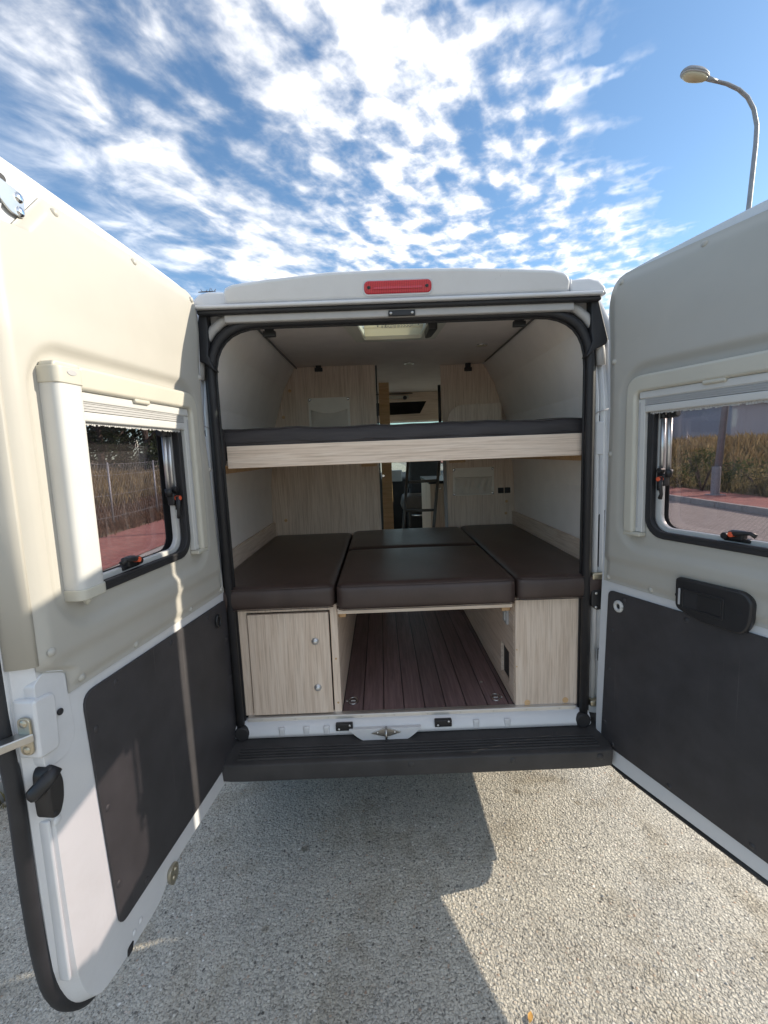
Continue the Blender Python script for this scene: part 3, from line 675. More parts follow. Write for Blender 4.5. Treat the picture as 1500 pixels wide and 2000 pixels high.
    box('rail_end', (.148, 1.352, -.038), (.224, 1.367, -.004), 'ivory', door, bevel=.004, f=D)
    def prof_box(nm, u0, u1, z0_, z1_, d0, mat_, r):
        pl_ = rpoly([(u0, -.002, 0), (u0, d0, r), (u1, d0, r), (u1, -.002, 0)], 6)
        return prism(nm, pl_, lambda a_, b_, c_: D(a_, c_, b_), z0_, z1_, mat_, door, bevel=.003)
    prof_box('blind_roller', .732, .822, 1.390, 1.898, -.052, 'white_plastic', .034)
    prof_box('roller_cap', .729, .825, 1.896, 1.936, -.055, 'ivory', .036)
    prof_box('roller_cap', .729, .825, 1.364, 1.392, -.055, 'ivory', .036)
    prism('roller_cap', rpoly([(.735, 1.934, 0), (.735, 1.949, 0), (.815, 1.949, .02), (.822, 1.934, 0)], 5), D, -.044, -.004, 'ivory', door, bevel=.008, seg=3)
    bm = bmesh.new(); add_tube(bm, [D(.776, 1.342, -.024), D(.776, 1.364, -.024)], [.004, .016], 10); build('roller_tip', bm, 'ivory', door, smooth=True)
    disc('roller_slot', (.776, 1.9365), .016, lambda a_, b_, c_: D(a_, 1.935+(b_-1.9365)*.45-.012, c_), -.0565, -.05, 'grey_plastic', door, bevel=.001)
    bm = bmesh.new()      # pleated pack
    n = 7
    for k in range(n):
        z = 1.862-k*.0034
        add_box(bm, (.222, z-.0026, -.026+.002*(k % 2)), (.735, z, -.010), D)
    build('pleated_blind', bm, 'pleat', door)
    box('blind_bar', (.222, 1.812, -.026), (.735, 1.838, -.008), 'white_plastic', door, bevel=.005, f=D)
    bm = bmesh.new()
    for k in range(60):
        u = .236+.5*k/60; add_box(bm, (u, 1.806+random.uniform(-.004, .001), -.014), (u+.007, 1.813, -.012), D)
    build('brush_strip', bm, 'pleat', door)
    # catches and stays
    def catch(u, z, vert):
        def T(a, b_, c_): return D(u+(b_ if vert else a), z+(-a if vert else b_), c_)
        o = box('window_catch', (-.022, -.018, .004), (.022, .014, .032), 'black_plastic', door, bevel=.006, f=T)
        bm = bmesh.new(); add_tube(bm, [T(-.01, .006, -.006), T(.02, .010, -.010), (T(.05, .014, -.008)), T(.066, .006, -.004)], [.009, .0075, .006, .008], 8)
        build('catch_lever', bm, 'black_plastic', door, smooth=True)
        disc('catch_button', (0, 0), .0085, lambda a, b_, c_: T(a-.004, b_+.004, c_), -.016, .004, 'orange', door, bevel=.002)
        bm = bmesh.new(); add_tube(bm, [T(-.034, -.006, .0), T(-.034, -.006, .02)], .011, 12); build('catch_knob', bm, 'black_plastic', door, bevel=.002)
        box('catch_base', (-.04, -.022, .010), (.04, -.010, .034), 'black_plastic', door, bevel=.003, f=T)
    catch(.272, 1.566, True); catch(.54, 1.402, False)
    for u, zb in ((.288, 1.60), (.262, 1.58)):
        st = tube('window_stay', [D(u, zb, .02), D(u, 1.792, .02)], .0085, 'alu', door)
        tube('stay_joint', [D(u, 1.787, .02), D(u, 1.812, .02)], .011, 'black_plastic', door)
        tube('stay_joint', [D(u, zb-.022, .02), D(u+.006, zb+.004, .018)], .012, 'black_plastic', door)
    bm = bmesh.new(); add_tube(bm, [D(.30, 1.800, .012), D(.325, 1.802, .012)], .014, 12); build('stay_knob', bm, 'black_plastic', door, bevel=.003)
    if left:
        # lock pad and bracket near the free edge
        prism('lock_pad', rpoly([(.845, 1.20, .02), (.905, 1.225, .02), (.936, 1.20, .01), (.936, .99, .02), (.87, .985, .03), (.835, 1.02, .03)], 4), D, .001, .03, 'paint', door, bevel=.002, seg=3)
        prism('lock_boss', rpoly([(.888, 1.165, .02), (.950, 1.172, .01), (.953, 1.03, .01), (.893, 1.022, .02)], 4), D, -.008, .05, 'paint', door, bevel=.010, seg=4)
        def E(a, b_, d): return D(.954+d, b_, a)
        lk = prism('lock_bracket', rpoly([(.000, 1.135, .014), (.032, 1.135, .014), (.032, 1.045, .014), (.000, 1.045, .014)], 5), E, .0, .007, 'zinc', door, bevel=.002)
        for z in (1.122, 1.058): place('bolt', rivet_zinc, D(.9612, z, .016), U, door)
        prism('lock_loop', rpoly([(-.004, 1.098, .004), (.036, 1.098, .004), (.036, 1.078, .004), (-.004, 1.078, .004)], 3), lambda a, b_, d: D(.958+d, b_+(d*-.10), a+d*.9), .0, .075, 'steel', door, bevel=.005, seg=3)
        disc('lock_hole', (.878, 1.105), .0085, D, -.0055, .0, 'rubber', door)
        # lever with its dark housing
        def G(a, b_, d): return D(.936+a, b_, d)
        pl = [(-.022, .985, .012), (-.006, 1.002, .008), (.010, .985, .01), (.014, .93, .01), (.012, .875, .014), (-.012, .868, .02), (-.030, .90, .02), (-.034, .95, .02)]
        prism('lever_housing', rpoly(pl, 4), G, -.014, .03, 'black_plastic', door, bevel=.006, seg=3)
        bm = bmesh.new(); add_tube(bm, [G(-.016, .990, -.012), G(.008, .972, -.008), G(.026, .950, .012), G(.030, .944, .020)], [.012, .013, .013, .011], 8, sq=1.3); build('release_lever', bm, 'black_plastic', door, smooth=True)
        disc('lever_hole', (.002, .884), .006, G, -.0155, -.01, 'rubber', door)
        place('bolt', bolt_white, D(.922, .852, .001), -N, door)
        box('edge_bead', (fe+.003, .42, .010), (fe+.014, .86, .040), 'paint', door, bevel=.006, f=D)
        # upper latch in the corner recess
        prism('latch_recess', rpoly([(.83, 2.338, .01), (.915, 2.352, .01), (.915, 2.24, .02), (.868, 2.242, .02)], 4), D, -.0015, .005, 'paint_inner', door, bevel=.002)
        prism('latch_hole', rpoly([(.835, 2.335, .015), (.905, 2.345, .01), (.905, 2.255, .01), (.865, 2.262, .02), (.858, 2.29, .01)], 4), D, -.004, .0, 'rubber', door, bevel=.001)
        prism('latch_plate', rpoly([(.800, 2.316, .008), (.868, 2.325, .006), (.872, 2.285, .006), (.84, 2.262, .01), (.803, 2.262, .012)], 3), D, -.007, -.002, 'steel', door, bevel=.0015)
        for z in (2.304, 2.274): place('bolt', rivet_chrome, D(.815, z, -.007), -N, door)
        box('latch_claw', (.872, 2.262, -.016), (.905, 2.318, .0), 'black_plastic', door, bevel=.004, f=D)
        # check bracket and drain clip on the lower edge
        def K(a, b_, d): return D(.512+a, .306+b_, d)
        prism('check_bracket', rpoly([(-.026, .030, .02), (.026, .030, .02), (.030, -.012, .02), (.012, -.036, .01), (-.022, -.022, .02)], 4), K, -.008, .004, 'zinc', door, bevel=.002)
        for a, b_ in ((-.006, .012), (.006, -.010)): place('bolt', rivet_zinc, K(a, b_, -.008), -N, door, .9)
        for u, z in ((.683, .312), (.714, .306)): place('bolt', bolt_white, D(u, z, .003), -N, door, .8)
        prism('edge_slot', rpoly([(.722, .290, .004), (.748, .288, .006), (.752, .266, .004), (.730, .268, .006)], 3), D, .001, .006, 'rubber', door, bevel=0)
    else:
        hb = prism('handle_box', rpoly([(.368, 1.232, .016), (.596, 1.236, .03), (.622, 1.21, .02), (.618, 1.135, .02), (.596, 1.098, .03), (.45, 1.098, .05), (.370, 1.122, .02)], 5), D, -.030, .0, 'black_plastic', door, bevel=.008, seg=3)
        ring('handle_rim', rrect(.396, .540, 1.128, 1.200, .008), rrect(.403, .533, 1.135, 1.193, .006), D, -.0335, -.028, 'black_plastic', door, bevel=.0015)
        prism('handle_recess', rrect(.403, .455, 1.135, 1.193, .006), D, -.0308, -.02, 'rubber', door, bevel=0)
        prism('handle_flap', rrect(.452, .532, 1.137, 1.191, .006), D, -.0315, -.02, 'black_plastic', door, bevel=.003)
        box('handle_tab', (.384, 1.138, -.034), (.391, 1.196, -.028), 'grey_plastic', door, bevel=.002, f=D)
        for u, z in ((.378, 1.17), (.588, 1.168)): disc('handle_hole', (u, z), .007, D, -.0308, -.025, 'rubber', door, bevel=0)
    return door
make_door(-1, (-.80, -.03), 97, 'left rear door with cream trim, tinted window and release lever on its edge', [(.30, -.100), (.42, -.098), (.73, -.076), (1.12, -.034), (1.30, -.012), (1.65, .006), (1.80, .022), (2.06, .020), (2.19, -.001), (2.4, -.004)])
make_door(1, (.82, -.03), 110, 'right rear door with black recessed handle box above the dark panel', [(.30, -.012), (.52, -.010), (.74, -.006), (1.16, .012), (1.42, .018), (1.84, .028), (2.08, .022), (2.22, .016), (2.4, .016)])

# ------------------------------------------------------------------ van interior shell
lin = [(.905, .50), (.900, 1.10), (.893, 1.50), (.835, 1.93), (.755, 2.175), (.660, 2.345)]
for s in (-1, 1):
    poly = [(s*x, z) for x, z in lin]+[(s*(x+.022), z+.006) for x, z in lin[::-1]]
    for y0, y1 in ((.05, 2.3), (3.55, 3.9)): prism('side_lining', poly, XZ, y0, y1, 'lining', VAN, bevel=0)
    for pp in (lin[:2]+[(.895, 1.35)], [(.835, 1.93)]+lin[4:]): prism('side_lining', [(s*x, z) for x, z in pp]+[(s*(x+.022), z+.006) for x, z in pp[::-1]], XZ, 2.3, 3.55, 'lining', VAN, bevel=0)
    tube('ceiling_seam', [(s*.660, .05, 2.312), (s*.660, 1.40, 2.312)], .0055, 'ladder_grey', VAN, n=6)
cx0, cx1 = -HX-.005, HX+.005
for a_, b_ in (((-.70, .05), (.70, HY0)), ((-.70, HY1), (.70, SY0)), ((-.70, SY1), (.70, 3.9)), ((-.70, SY0), (SX0, SY1)), ((SX1, SY0), (.70, SY1)), ((-.70, HY0), (cx0, HY1)), ((cx1, HY0), (.70, HY1))):
    box('ceiling_lining', (*a_, 2.322), (*b_, 2.338), 'ceiling_felt', VAN, bevel=0)
fl = box('van_floor', (-.93, .045, .49), (.93, 4.9, .524), 'black_plastic', VAN, bevel=0)
xs = [-.318, -.224, -.127, -.033, .063, .160, .256, .353, .451, .4735]
for a, c in zip(xs, xs[1:]):
    box('floor_plank', (a+.0022, .046, .5235), (c-.0022, 3.9, .530), 'plank', fl, bevel=.0015)
for (px, py), sw in (((690, 1370), 1), ((968, 1363), -1)):
    p = onZ(px, py, .531)
    bm = bmesh.new(); add_tube(bm, [(p.x+.020*math.cos(a), p.y+.026*math.sin(a)-.0, .5345+.003*math.sin(a)) for a in [k*math.pi/8 for k in range(17)]], .003, 6, cap=False)
    build('tie_ring', bm, 'steel', fl, smooth=True)
    box('ring_clip', (p.x-.012, p.y-.006, .530), (p.x+.012, p.y+.006, .5385), 'steel', fl, bevel=.002)
    place('screw', screw_steel, (p.x-sw*.03, p.y+.01, .530), (0, 0, 1), fl, 1.2)
p = onZ(940, 1332, .53); place('screw', screw_steel, (p.x, p.y, .530), (0, 0, 1), fl, 1.3)
# roof hatch
hz = 2.322
hb0 = hz-.045
FL, FR, NL, NR = onZ(697, 669, hb0), onZ(850, 662, hb0), onZ(660, 628, hb0), onZ(882, 616, hb0)
IL, IR, JL, JR = onZ(712, 664, hb0), onZ(822, 660, hb0), onZ(694, 628, hb0), onZ(842, 618, hb0)
Q = lambda p: (p.x, p.y)
FM = (FL+FR)/2; IM = (IL+IR)/2
hat = ring('roof_hatch', [Q(NL), Q(NR), Q(FR), (FM.x, FM.y+.012), Q(FL)], [Q(JL), Q(JR), Q(IR), (IM.x, IM.y+.004), Q(IL)], XY, hb0, hz, 'ivory', VAN, bevel=.008)
print('hatch', JL.y, IL.y, JL.x, IL.x, JR.x, IR.x); ya, yb = JL.y, IL.y-.004; xa, xb = max(JL.x, IL.x)+.004, min(JR.x, IR.x)-.004
box('hatch_dome', (-HX-.03, HY0-.03, 2.372), (HX+.03, HY1+.03, 2.396), 'clear_glass', hat, bevel=.01)
for k in range(4):
    y0 = ya+(yb-ya)*k/4; box('blind_slat', (xa, y0+.003, hz-.036+.006*(k % 2)), (xb, y0+(yb-ya)/4-.001, hz-.020), 'blind_cloth', hat, bevel=.003)
for q in ((745, 629), (825, 624)):
    p = onZ(*q, hz-.055)
    c = box('hatch_clip', (p.x-.020, p.y, p.z), (p.x+.020, p.y+.012, p.z+.010), 'chrome', hat, bevel=.002)
    for dx in (-.020, .014): box('clip_leg', (p.x+dx, p.y+.001, p.z-.018), (p.x+dx+.006, p.y+.011, p.z+.004), 'chrome', hat, bevel=.001)
p = onZ(838, 645, hz-.055)
prism('hatch_handle', rpoly([(p.x-.012, p.y-.09, .01), (p.x+.030, p.y-.10, .02), (p.x+.016, p.y+.06, .03), (p.x-.014, p.y+.08, .02)], 4), XY, hz-.075, hz-.015, 'black_plastic', hat, bevel=.010)
bm = bmesh.new(); nl = onZ(745, 633, hz-.037); nr = onZ(805, 633, hz-.037)
for r_ in range(3):
    x = nl.x
    while x < nr.x:
        w_ = random.uniform(.006, .018); add_box(bm, (x, nl.y+.01+r_*.022, hz-.0385), (x+w_, nl.y+.018+r_*.022, hz-.0364)); x += w_+.005
build('hatch_notice', bm, 'pleat', hat, kind='stuff')
for px, py in ((799, 710), (941, 674)):
    p = onZ(px, py, 2.318)
    bm = bmesh.new(); disc_r(bm, (p.x, p.y), .036, XY, 2.314, 2.323, 20); sl = build('spot_light', bm, 'chrome', VAN, bevel=.003)
    disc('spot_lens', (p.x, p.y), .024, XY, 2.3125, 2.316, 'lamp_lens', sl, bevel=0)
def clip(x, y, z):
    c = box('net_clip', (x-.027, y-.01, z-.018), (x+.027, y+.01, z+.006), 'black_plastic', VAN, bevel=.003)
    box('clip_stem', (x-.019, y-.009, z-.004), (x+.019, y+.009, z+.046), 'black_plastic', c, bevel=.003)
for px, py in ((526, 648), (1014, 628)):
    p = onY(px, py, .10); clip(p.x, .10, p.z-.004)
p = onY(622, 717, 1.385); clip(p.x, 1.385, p.z-.012)
p = onY(914, 716, 1.500); clip(p.x, 1.500, p.z-.012)

# ------------------------------------------------------------------ partitions behind the bed
def pocket(name, label, x0, x1, z0, z1, y, elastic):
    t = thing(name, label, 'storage pocket', ((x0+x1)/2, y, z0), 'cloth pockets on the partitions')
    prism('backing', rpoly([(x0, z0, .01), (x1, z0, .01), (x1, z1, .012), (x0, z1, .012)], 3), XZ, y-.004, y-.0005, 'pocket_edge', t, bevel=.001)
    NXp, NZp = 28, 16; bm = bmesh.new(); G_ = []
    zt = z1-(z1-z0)*.36
    for j in range(NZp+1):
        row = []
        for i in range(NXp+1):
            fu = i/NXp; fv = j/NZp
            x = x0+.016+(x1-x0-.032)*fu; sag = (.030*(4*fu*(1-fu)) if not elastic else .0)
            z = z0+.006+(zt-sag*fv-z0-.006)*fv
            puff = .036*math.sin(math.pi*fu)**.6*math.sin(math.pi*min(1, fv*.62+.05))
            if elastic: puff = .012*math.sin(math.pi*fu)**.5*math.sin(math.pi*min(1, fv*.8+.05))+.007*math.sin(fu*34+1.2*math.sin(fv*5))*math.sin(math.pi*fv)
            row.append(bm.verts.new((x, y-.005-puff, z)))
        G_.append(row)
    for j in range(NZp):
        for i in range(NXp): bm.faces.new((G_[j][i], G_[j][i+1], G_[j+1][i+1], G_[j+1][i]))
    build('pouch', bm, 'pocket', t, smooth=True)
    pts = [(v.co.x, v.co.y-.001, v.co.z) for v in []]
    tube('hem', [(x0+.016+(x1-x0-.032)*f, y-.010-.016*math.sin(math.pi*f)**.6*(.5 if elastic else .95), zt-(0 if elastic else .030*(4*f*(1-f)))) for f in [k/12 for k in range(13)]], .0045, 'pocket', t, n=6)
    for x in (x0+.010, x1-.010):
        for z in ((z1-.012, z0+.012) if elastic else (z1-.012,)): place('snap_button', rivet_chrome, (x, y-.004, z), (0, -1, 0), t, .9)
    return t
PLY, PRY = 1.40, 1.52
tl = thing('wardrobe_partition', 'wood-grain partition left of the passage, running from floor to ceiling', 'partition', (-.5, PLY, .53))
wl = [(-x, z) for x, z in lin[:]]
def wallx(z):
    for (x0, z0), (x1, z1) in zip(lin, lin[1:]):
        if z0 <= z <= z1: return x0+(x1-x0)*(z-z0)/(z1-z0)
    return lin[-1][0]
prism('panel', [(-wallx(z)+.002, z) for z in (.535, 1.1, 1.5, 1.93, 2.175, 2.318)]+[(-.114, 2.318), (-.106, .535)], XZ, PLY, PLY+.018, 'wood_v', tl, bevel=.002)
box('edge_strip', (-.110, PLY+.020, .535), (-.099, PLY+.05, 2.316), 'black_plastic', tl, bevel=.001)
for x, z in ((-.83, 1.245), (-.80, 1.98), (-.745, 2.16)): disc('cover_cap', (x+.03, z), .012, XZ, PLY-.003, PLY, 'wood_raw', tl, bevel=.001)
box('fixing_block', (-.235, PLY-.02, 1.612), (-.125, PLY, 1.642), 'wood_raw', tl, bevel=.002)
tr_ = thing('kitchen_partition', 'wood-grain partition right of the passage with two black sockets', 'partition', (.63, PRY, .53))
prism('panel', [(wallx(z)-.002, z) for z in (.535, 1.1, 1.5, 1.93, 2.175, 2.318)]+[(.361, 2.318), (.400, .535)], XZ, PRY, PRY+.018, 'wood_v', tr_, bevel=.002)
tube('passage_edge', [(.392, PRY+.008, .535), (.378, PRY+.008, 1.66)], .014, 'grey_plastic', tr_, n=10)
tube('upper_edge', [(.352, PRY+.008, 1.80), (.350, PRY+.008, 2.18)], .011, 'black_plastic', tr_, n=8)
for x in (.792, .842):
    sk = box('socket', (x-.021, PRY-.010, 1.372), (x+.021, PRY, 1.414), 'black_plastic', tr_, bevel=.003)
    disc('socket_hole', (x, 1.393), .013, XZ, PRY-.0115, PRY-.009, 'rubber', sk, bevel=.001)
box('fixing_block', (.41, PRY-.02, 1.612), (.53, PRY, 1.642), 'wood_raw', tr_, bevel=.002)
for x, z in ((.85, 1.24), (.855, 1.33)): disc('cover_cap', (x-.02, z-.02), .011, XZ, PRY-.003, PRY, 'wood_raw', tr_, bevel=.001)
pocket('storage_pocket', 'beige cloth pocket snapped to the left partition above the bunk', -.590, -.300, 1.87, 2.105, PLY, False)
pocket('storage_pocket', 'gathered cloth pocket on the right partition beside the black sockets', .435, .742, 1.365, 1.572, PRY, True)

# ------------------------------------------------------------------ lower bed: cupboards, board, cushions
cl = thing('bench_cupboard', 'left wood-grain bench cupboard with a two-knob door', 'cupboard', (-.6, .6, .53))
box('side_panel', (-.334, .052, .531), (-.319, 1.395, 1.026), 'wood_y', cl, bevel=.0015)
prism('face_frame', [(-.80, .533), (-.80, 1.036), (-.36, 1.036), (-.319, 1.046), (-.319, .533), (-.352, .533), (-.352, 1.017), (-.722, 1.017), (-.722, .533)], XZ, .040, .052, 'wood_v', cl, bevel=.003)
box('plinth', (-.722, .044, .533), (-.352, .052, .54), 'wood_h', cl, bevel=0)
box('side_panel', (-.90, .06, .531), (-.885, 1.395, 1.026), 'wood_y', cl, bevel=.0015)
box('top_board', (-.898, .053, 1.024), (-.336, 1.395, 1.038), 'wood_h', cl, bevel=.001)
dr = box('cupboard_door', (-.716, .026, .541), (-.357, .043, 1.013), 'wood_v', cl, bevel=.002)
knob = dome_mesh('knob_mesh', .0175, .011, 'alu', 18); kin = dome_mesh('knob_button', .011, .004, 'alu', 14)
for z in (.881, .663):
    k = place('knob', knob, (-.421, .026, z), (0, -1, 0), dr); 
    place('knob', kin, (-.421, .016, z), (0, -1, 0), dr)
for z in (.79, .58): disc('cover_cap', (-.334, z), .0045, XZ, .0385, .0405, 'wood_raw', cl, bevel=0)
cr_ = thing('bench_cupboard', 'right wood-grain bench cupboard with a plain front and a dark vent', 'cupboard', (.68, .6, .53))
prism('front_panel', rpoly([(.476, .527), (.476, 1.03), (.80, 1.034, .0), (.80, .527)], 2), XZ, .036, .052, 'wood_v', cr_, bevel=.002)
# side panel with a real vent opening
so_ = [(.054, .531), (1.50, .531), (1.50, 1.026), (.054, 1.026)]; si_ = [(.135, .585), (.285, .585), (.285, .745), (.135, .745)]
ring('side_panel', so_, si_, YZ, .474, .489, 'wood_y', cr_, bevel=0)
box('vent_well', (.489, .12, .57), (.60, .30, .76), 'rubber', cr_, bevel=0)
box('top_board', (.478, .053, 1.024), (.885, 1.50, 1.036), 'wood_h', cr_, bevel=.001)
box('back_panel', (.885, .06, .531), (.898, 1.50, 1.02), 'wood_y', cr_, bevel=0)
for px, py in ((1030, 1372), (1104, 1367)):
    p = onY(px, py, .036); disc('cover_cap', (p.x, max(p.z, .545)), .0135, XZ, .0335, .0365, 'wood_raw', cr_, bevel=.001)
box('side_switch', (.462, .135, .880), (.4745, .205, .955), 'grey_plastic', cr_, bevel=.003)
box('switch_key', (.457, .150, .895), (.463, .185, .940), 'white_plastic', cr_, bevel=.002)
for z in (.72, .80): disc('cover_cap', (.482, z), .0035, XZ, .0345, .0365, 'wood_raw', cr_, bevel=0)
bb = thing('bed_board', 'wooden bed board bridging the two bench cupboards above the plank floor', 'bed board', (.07, .6, 1.0))
box('board', (-.316, .030, 1.000), (.462, 1.36, 1.024), 'wood_h', bb, bevel=.002)
for x0, x1 in ((-.317, -.285), (.432, .472)): box('support_block', (x0, .10, .960), (x1, .85, 1.000), 'wood_raw', bb, bevel=.003)
for x in (-.317,): box('support_batten', (x, .92, .80), (x+.028, .95, 1.000), 'wood_v', bb, bevel=.003)
for s in (-1, 1):
    x = s*.888; e = PLY if s < 0 else PRY
    o = box('bed_skirting', (min(x, x-s*.012), .075, 1.03), (max(x, x-s*.012), e-.002, 1.237), 'wood_y', None, bevel=.002)
    tag(o, ('left' if s < 0 else 'right')+' wooden skirting board along the van wall beside the lower bed', 'skirting board', 'bed skirting boards')
def cushion(name, label, x0, x1, y0, y1, z0, z1, seed):
    rnd = random.Random(seed); bm = bmesh.new()
    nx, ny, nz = max(8, int((x1-x0)/.03)), max(8, int((y1-y0)/.03)), 8
    r = .022; bmv = {}
    ph = [rnd.uniform(0, 6) for _ in range(6)]
    def shape(i, j, k):
        u, v, w = i/nx, j/ny, k/nz
        x = x0+(x1-x0)*u; y = y0+(y1-y0)*v; z = z0+(z1-z0)*w
        # pull corners in to a rounded box
        cx_ = min(max(x, x0+r), x1-r); cy2 = min(max(y, y0+r), y1-r); cz = min(max(z, z0+r), z1-r)
        d = Vector((x-cx_, y-cy2, z-cz))
        if d.length > 1e-6: x, y, z = Vector((cx_, cy2, cz))+d.normalized()*r*min(1, d.length/r if d.length < r else 1)
        eu = math.sin(math.pi*u)**.5*math.sin(math.pi*v)**.5 if 0 < u < 1 and 0 < v < 1 else 0
        if w > .5: z += .007*eu+.0025*math.sin(9*u+ph[0]+3*v)*math.sin(7*v+ph[1])*eu
        ef = math.sin(math.pi*w)
        if v < .02: y -= .007*ef*math.sin(math.pi*u)**.4 if 0 < u < 1 else 0
        if v < .02: y -= .0015*math.sin(21*u+ph[2])*ef
        return x, y, z
    def gv(i, j, k):
        key = (i, j, k)
        if key not in bmv: bmv[key] = bm.verts.new(shape(i, j, k))
        return bmv[key]
    for i in range(nx):
        for j in range(ny):
            for k in (0, nz): bm.faces.new((gv(i, j, k), gv(i+1, j, k), gv(i+1, j+1, k), gv(i, j+1, k)))
    for i in range(nx):
        for k in range(nz):
            for j in (0, ny): bm.faces.new((gv(i, j, k), gv(i+1, j, k), gv(i+1, j, k+1), gv(i, j, k+1)))
    for j in range(ny):
        for k in range(nz):
            for i in (0, nx): bm.faces.new((gv(i, j, k), gv(i, j+1, k), gv(i, j+1, k+1), gv(i, j, k+1)))
    t = thing(name, label, 'cushion', ((x0+x1)/2, (y0+y1)/2, z0), 'dark leatherette bed cushions')
    build('cover', bm, 'leather', t, smooth=True)
    for zz_ in (z1-.006, z0+.006):
        tube('seam', [(x0+.008, y0+.010, zz_), (x0+.03, y0-.001, zz_), ((x0+x1)/2, y0-.0035, zz_), (x1-.03, y0-.001, zz_), (x1-.008, y0+.010, zz_)], .0022, 'leather', t, n=6)
ysp = onZ(780, 1069, 1.143).y
cushion('bed_cushion', 'dark brown cushion over the left bench cupboard', -.882, -.322, -.004, 1.385, 1.039, 1.143, 1)
cushion('bed_cushion', 'wide dark brown cushion in the middle of the bed, nearest the rear opening', -.314, .470, -.010, ysp-.002, 1.0255, 1.143, 2)
cushion('bed_cushion', 'short dark brown cushion behind the wide middle one, beside the passage', -.314, .470, ysp+.002, 1.45, 1.0255, 1.146, 3)
cushion('bed_cushion', 'dark brown cushion over the right bench cupboard, below the sockets', .476, .884, -.002, 1.505, 1.037, 1.143, 4)

# ------------------------------------------------------------------ upper bunk
bk = thing('bunk_bed', 'upper bunk frame with a pale wooden front board across the van', 'bunk bed', (0, .7, 1.64))
box('front_board', (-.756, .052, 1.660), (.784, .072, 1.755), 'wood_h', bk, bevel=.0025)
box('base_board', (-.87, .073, 1.672), (.87, 1.36, 1.694), 'wood_h', bk, bevel=.001)
for s in (-1, 1):
    box('wall_rail', (min(s*.872, s*.832), .085, 1.632), (max(s*.872, s*.832), 1.36, 1.671), 'wood_raw', bk, bevel=.003)
mt = thing('bunk_mattress', 'thin dark mattress lying on the upper bunk behind its front board', 'mattress', (0, .7, 1.695))
bm = bmesh.new(); nx, ny = 90, 40
def mz(u, v):
    e = min(1, v/.05)
    return 1.826+.0025*math.sin(u*11+.5)+.003*math.sin(u*31+1.2)*math.sin(u*5)+.0015*math.sin(u*63)+.003*math.sin(u*6+v*9)+.012*max(0, math.sin(v*3.1))-.008*(1-e)**2
G_ = []
for j in range(ny+1):
    v = j/ny; row = []
    for i in range(nx+1):
        u = i/nx; x = -.832+1.664*u; y = .078+1.28*v
        row.append(bm.verts.new((x, y, mz(u, v))))
    G_.append(row)
for j in range(ny):
    for i in range(nx): bm.faces.new((G_[j][i], G_[j][i+1], G_[j+1][i+1], G_[j+1][i]))
rows = []
for k in range(7):
    w = k/6; row = []
    for i in range(nx+1):
        u = i/nx; x = -.832+1.664*u; zt = mz(u, 0)
        z = zt+(1.6945-zt)*w; y = .078-.010*math.sin(math.pi*min(1, w*1.1))+.0025*math.sin(u*40+w*7)*math.sin(math.pi*w)
        row.append(G_[0][i] if k == 0 else bm.verts.new((x, y, z)))
    rows.append(row)
for a, c in zip(rows, rows[1:]):
    for i in range(nx): bm.faces.new((a[i], a[i+1], c[i+1], c[i]))
build('cover', bm, 'mattress_cloth', mt, smooth=True)
bm = bmesh.new(); A = []
for i in range(nx+1):
    u = i/nx; x = -.60+1.15*u
    w_ = (u*1.15+.232)/1.664
    A.append((bm.verts.new((x, .35, mz(w_, .21)+.006)), bm.verts.new((x, .60+.05*math.sin(u*9), mz(w_, .42)+.008+.004*math.sin(u*23)))))
for a, c in zip(A, A[1:]): bm.faces.new((a[0], c[0], c[1], a[1]))
build('sheet_edge', bm, 'sheet', mt, smooth=True)
for vz, yy in ((.004, .002), (-.052, -.009)):
    tube('piping', [(-.82+1.64*k/40, .078+yy, mz((.012+1.64*k/40)/1.664, 0)+vz) for k in range(41)], .0032, 'mattress_cloth', mt, n=6)
for s, x0, x1, z0 in ((-1, -.850, -.762, 1.696), (1, .786, .846, 1.696)):
    box('end_bolster', (x0, .030, z0 if s > 0 else 1.673), (x1, .070, 1.832), 'mattress_cloth', mt, bevel=.012, seg=3)
hb_ = prism('bunk_headboard', [(p.x, p.z) for p in [onY(*q, 1.372) for q in ((872, 850), (874, 818), (878, 806), (886, 797), (898, 791), (978, 786), (981, 850))]], XZ, 1.364, 1.378, 'wood_v', None, bevel=.003)
tag(hb_, 'low rounded wooden headboard standing at the right back corner of the bunk', 'headboard')

# ------------------------------------------------------------------ passage and cab
lad = thing('bunk_ladder', 'slim grey metal ladder leaning in the passage below the bunk', 'ladder', (.2, 1.62, .53))
LP = [onY(*q, 1.62) for q in ((797, 902), (788, 1032), (858, 902), (847, 1030))]
for a, c in ((LP[0], LP[1]), (LP[2], LP[3])):
    d = (c-a); tube('ladder_rail', [a-d*.10, c+d*(c.z-.535)/-d.z if d.z else c], .0125, 'ladder_grey', lad, n=10)
for (a, c) in (((796, 942), (855, 938)), ((790, 998), (850, 996)), ((784, 1062), (846, 1060))):
    tube('ladder_rung', [onY(*a, 1.62), onY(*c, 1.62)], .011, 'ladder_grey', lad, n=10)
pst = thing('wardrobe_post', 'narrow honey-coloured wooden post at the left of the passage', 'post', (-.05, 2.2, .53))
box('post', (-.090, 2.2, .531), (.0, 2.24, 2.31), 'wood_raw', pst, bevel=.003)
disc('latch_knob', (-.078, 1.505), .013, XZ, 2.172, 2.2, 'chrome', pst, bevel=.003)
kit = thing('kitchen_unit', 'wooden kitchen unit end seen past the ladder in the passage', 'kitchen unit', (.6, 2.6, .53))
box('cabinet', (.335, 2.2, .531), (.88, 3.1, 1.415), 'wood_v', kit, bevel=.003)
box('worktop', (.325, 2.19, 1.415), (.88, 3.12, 1.44), 'black_plastic', kit, bevel=.003)
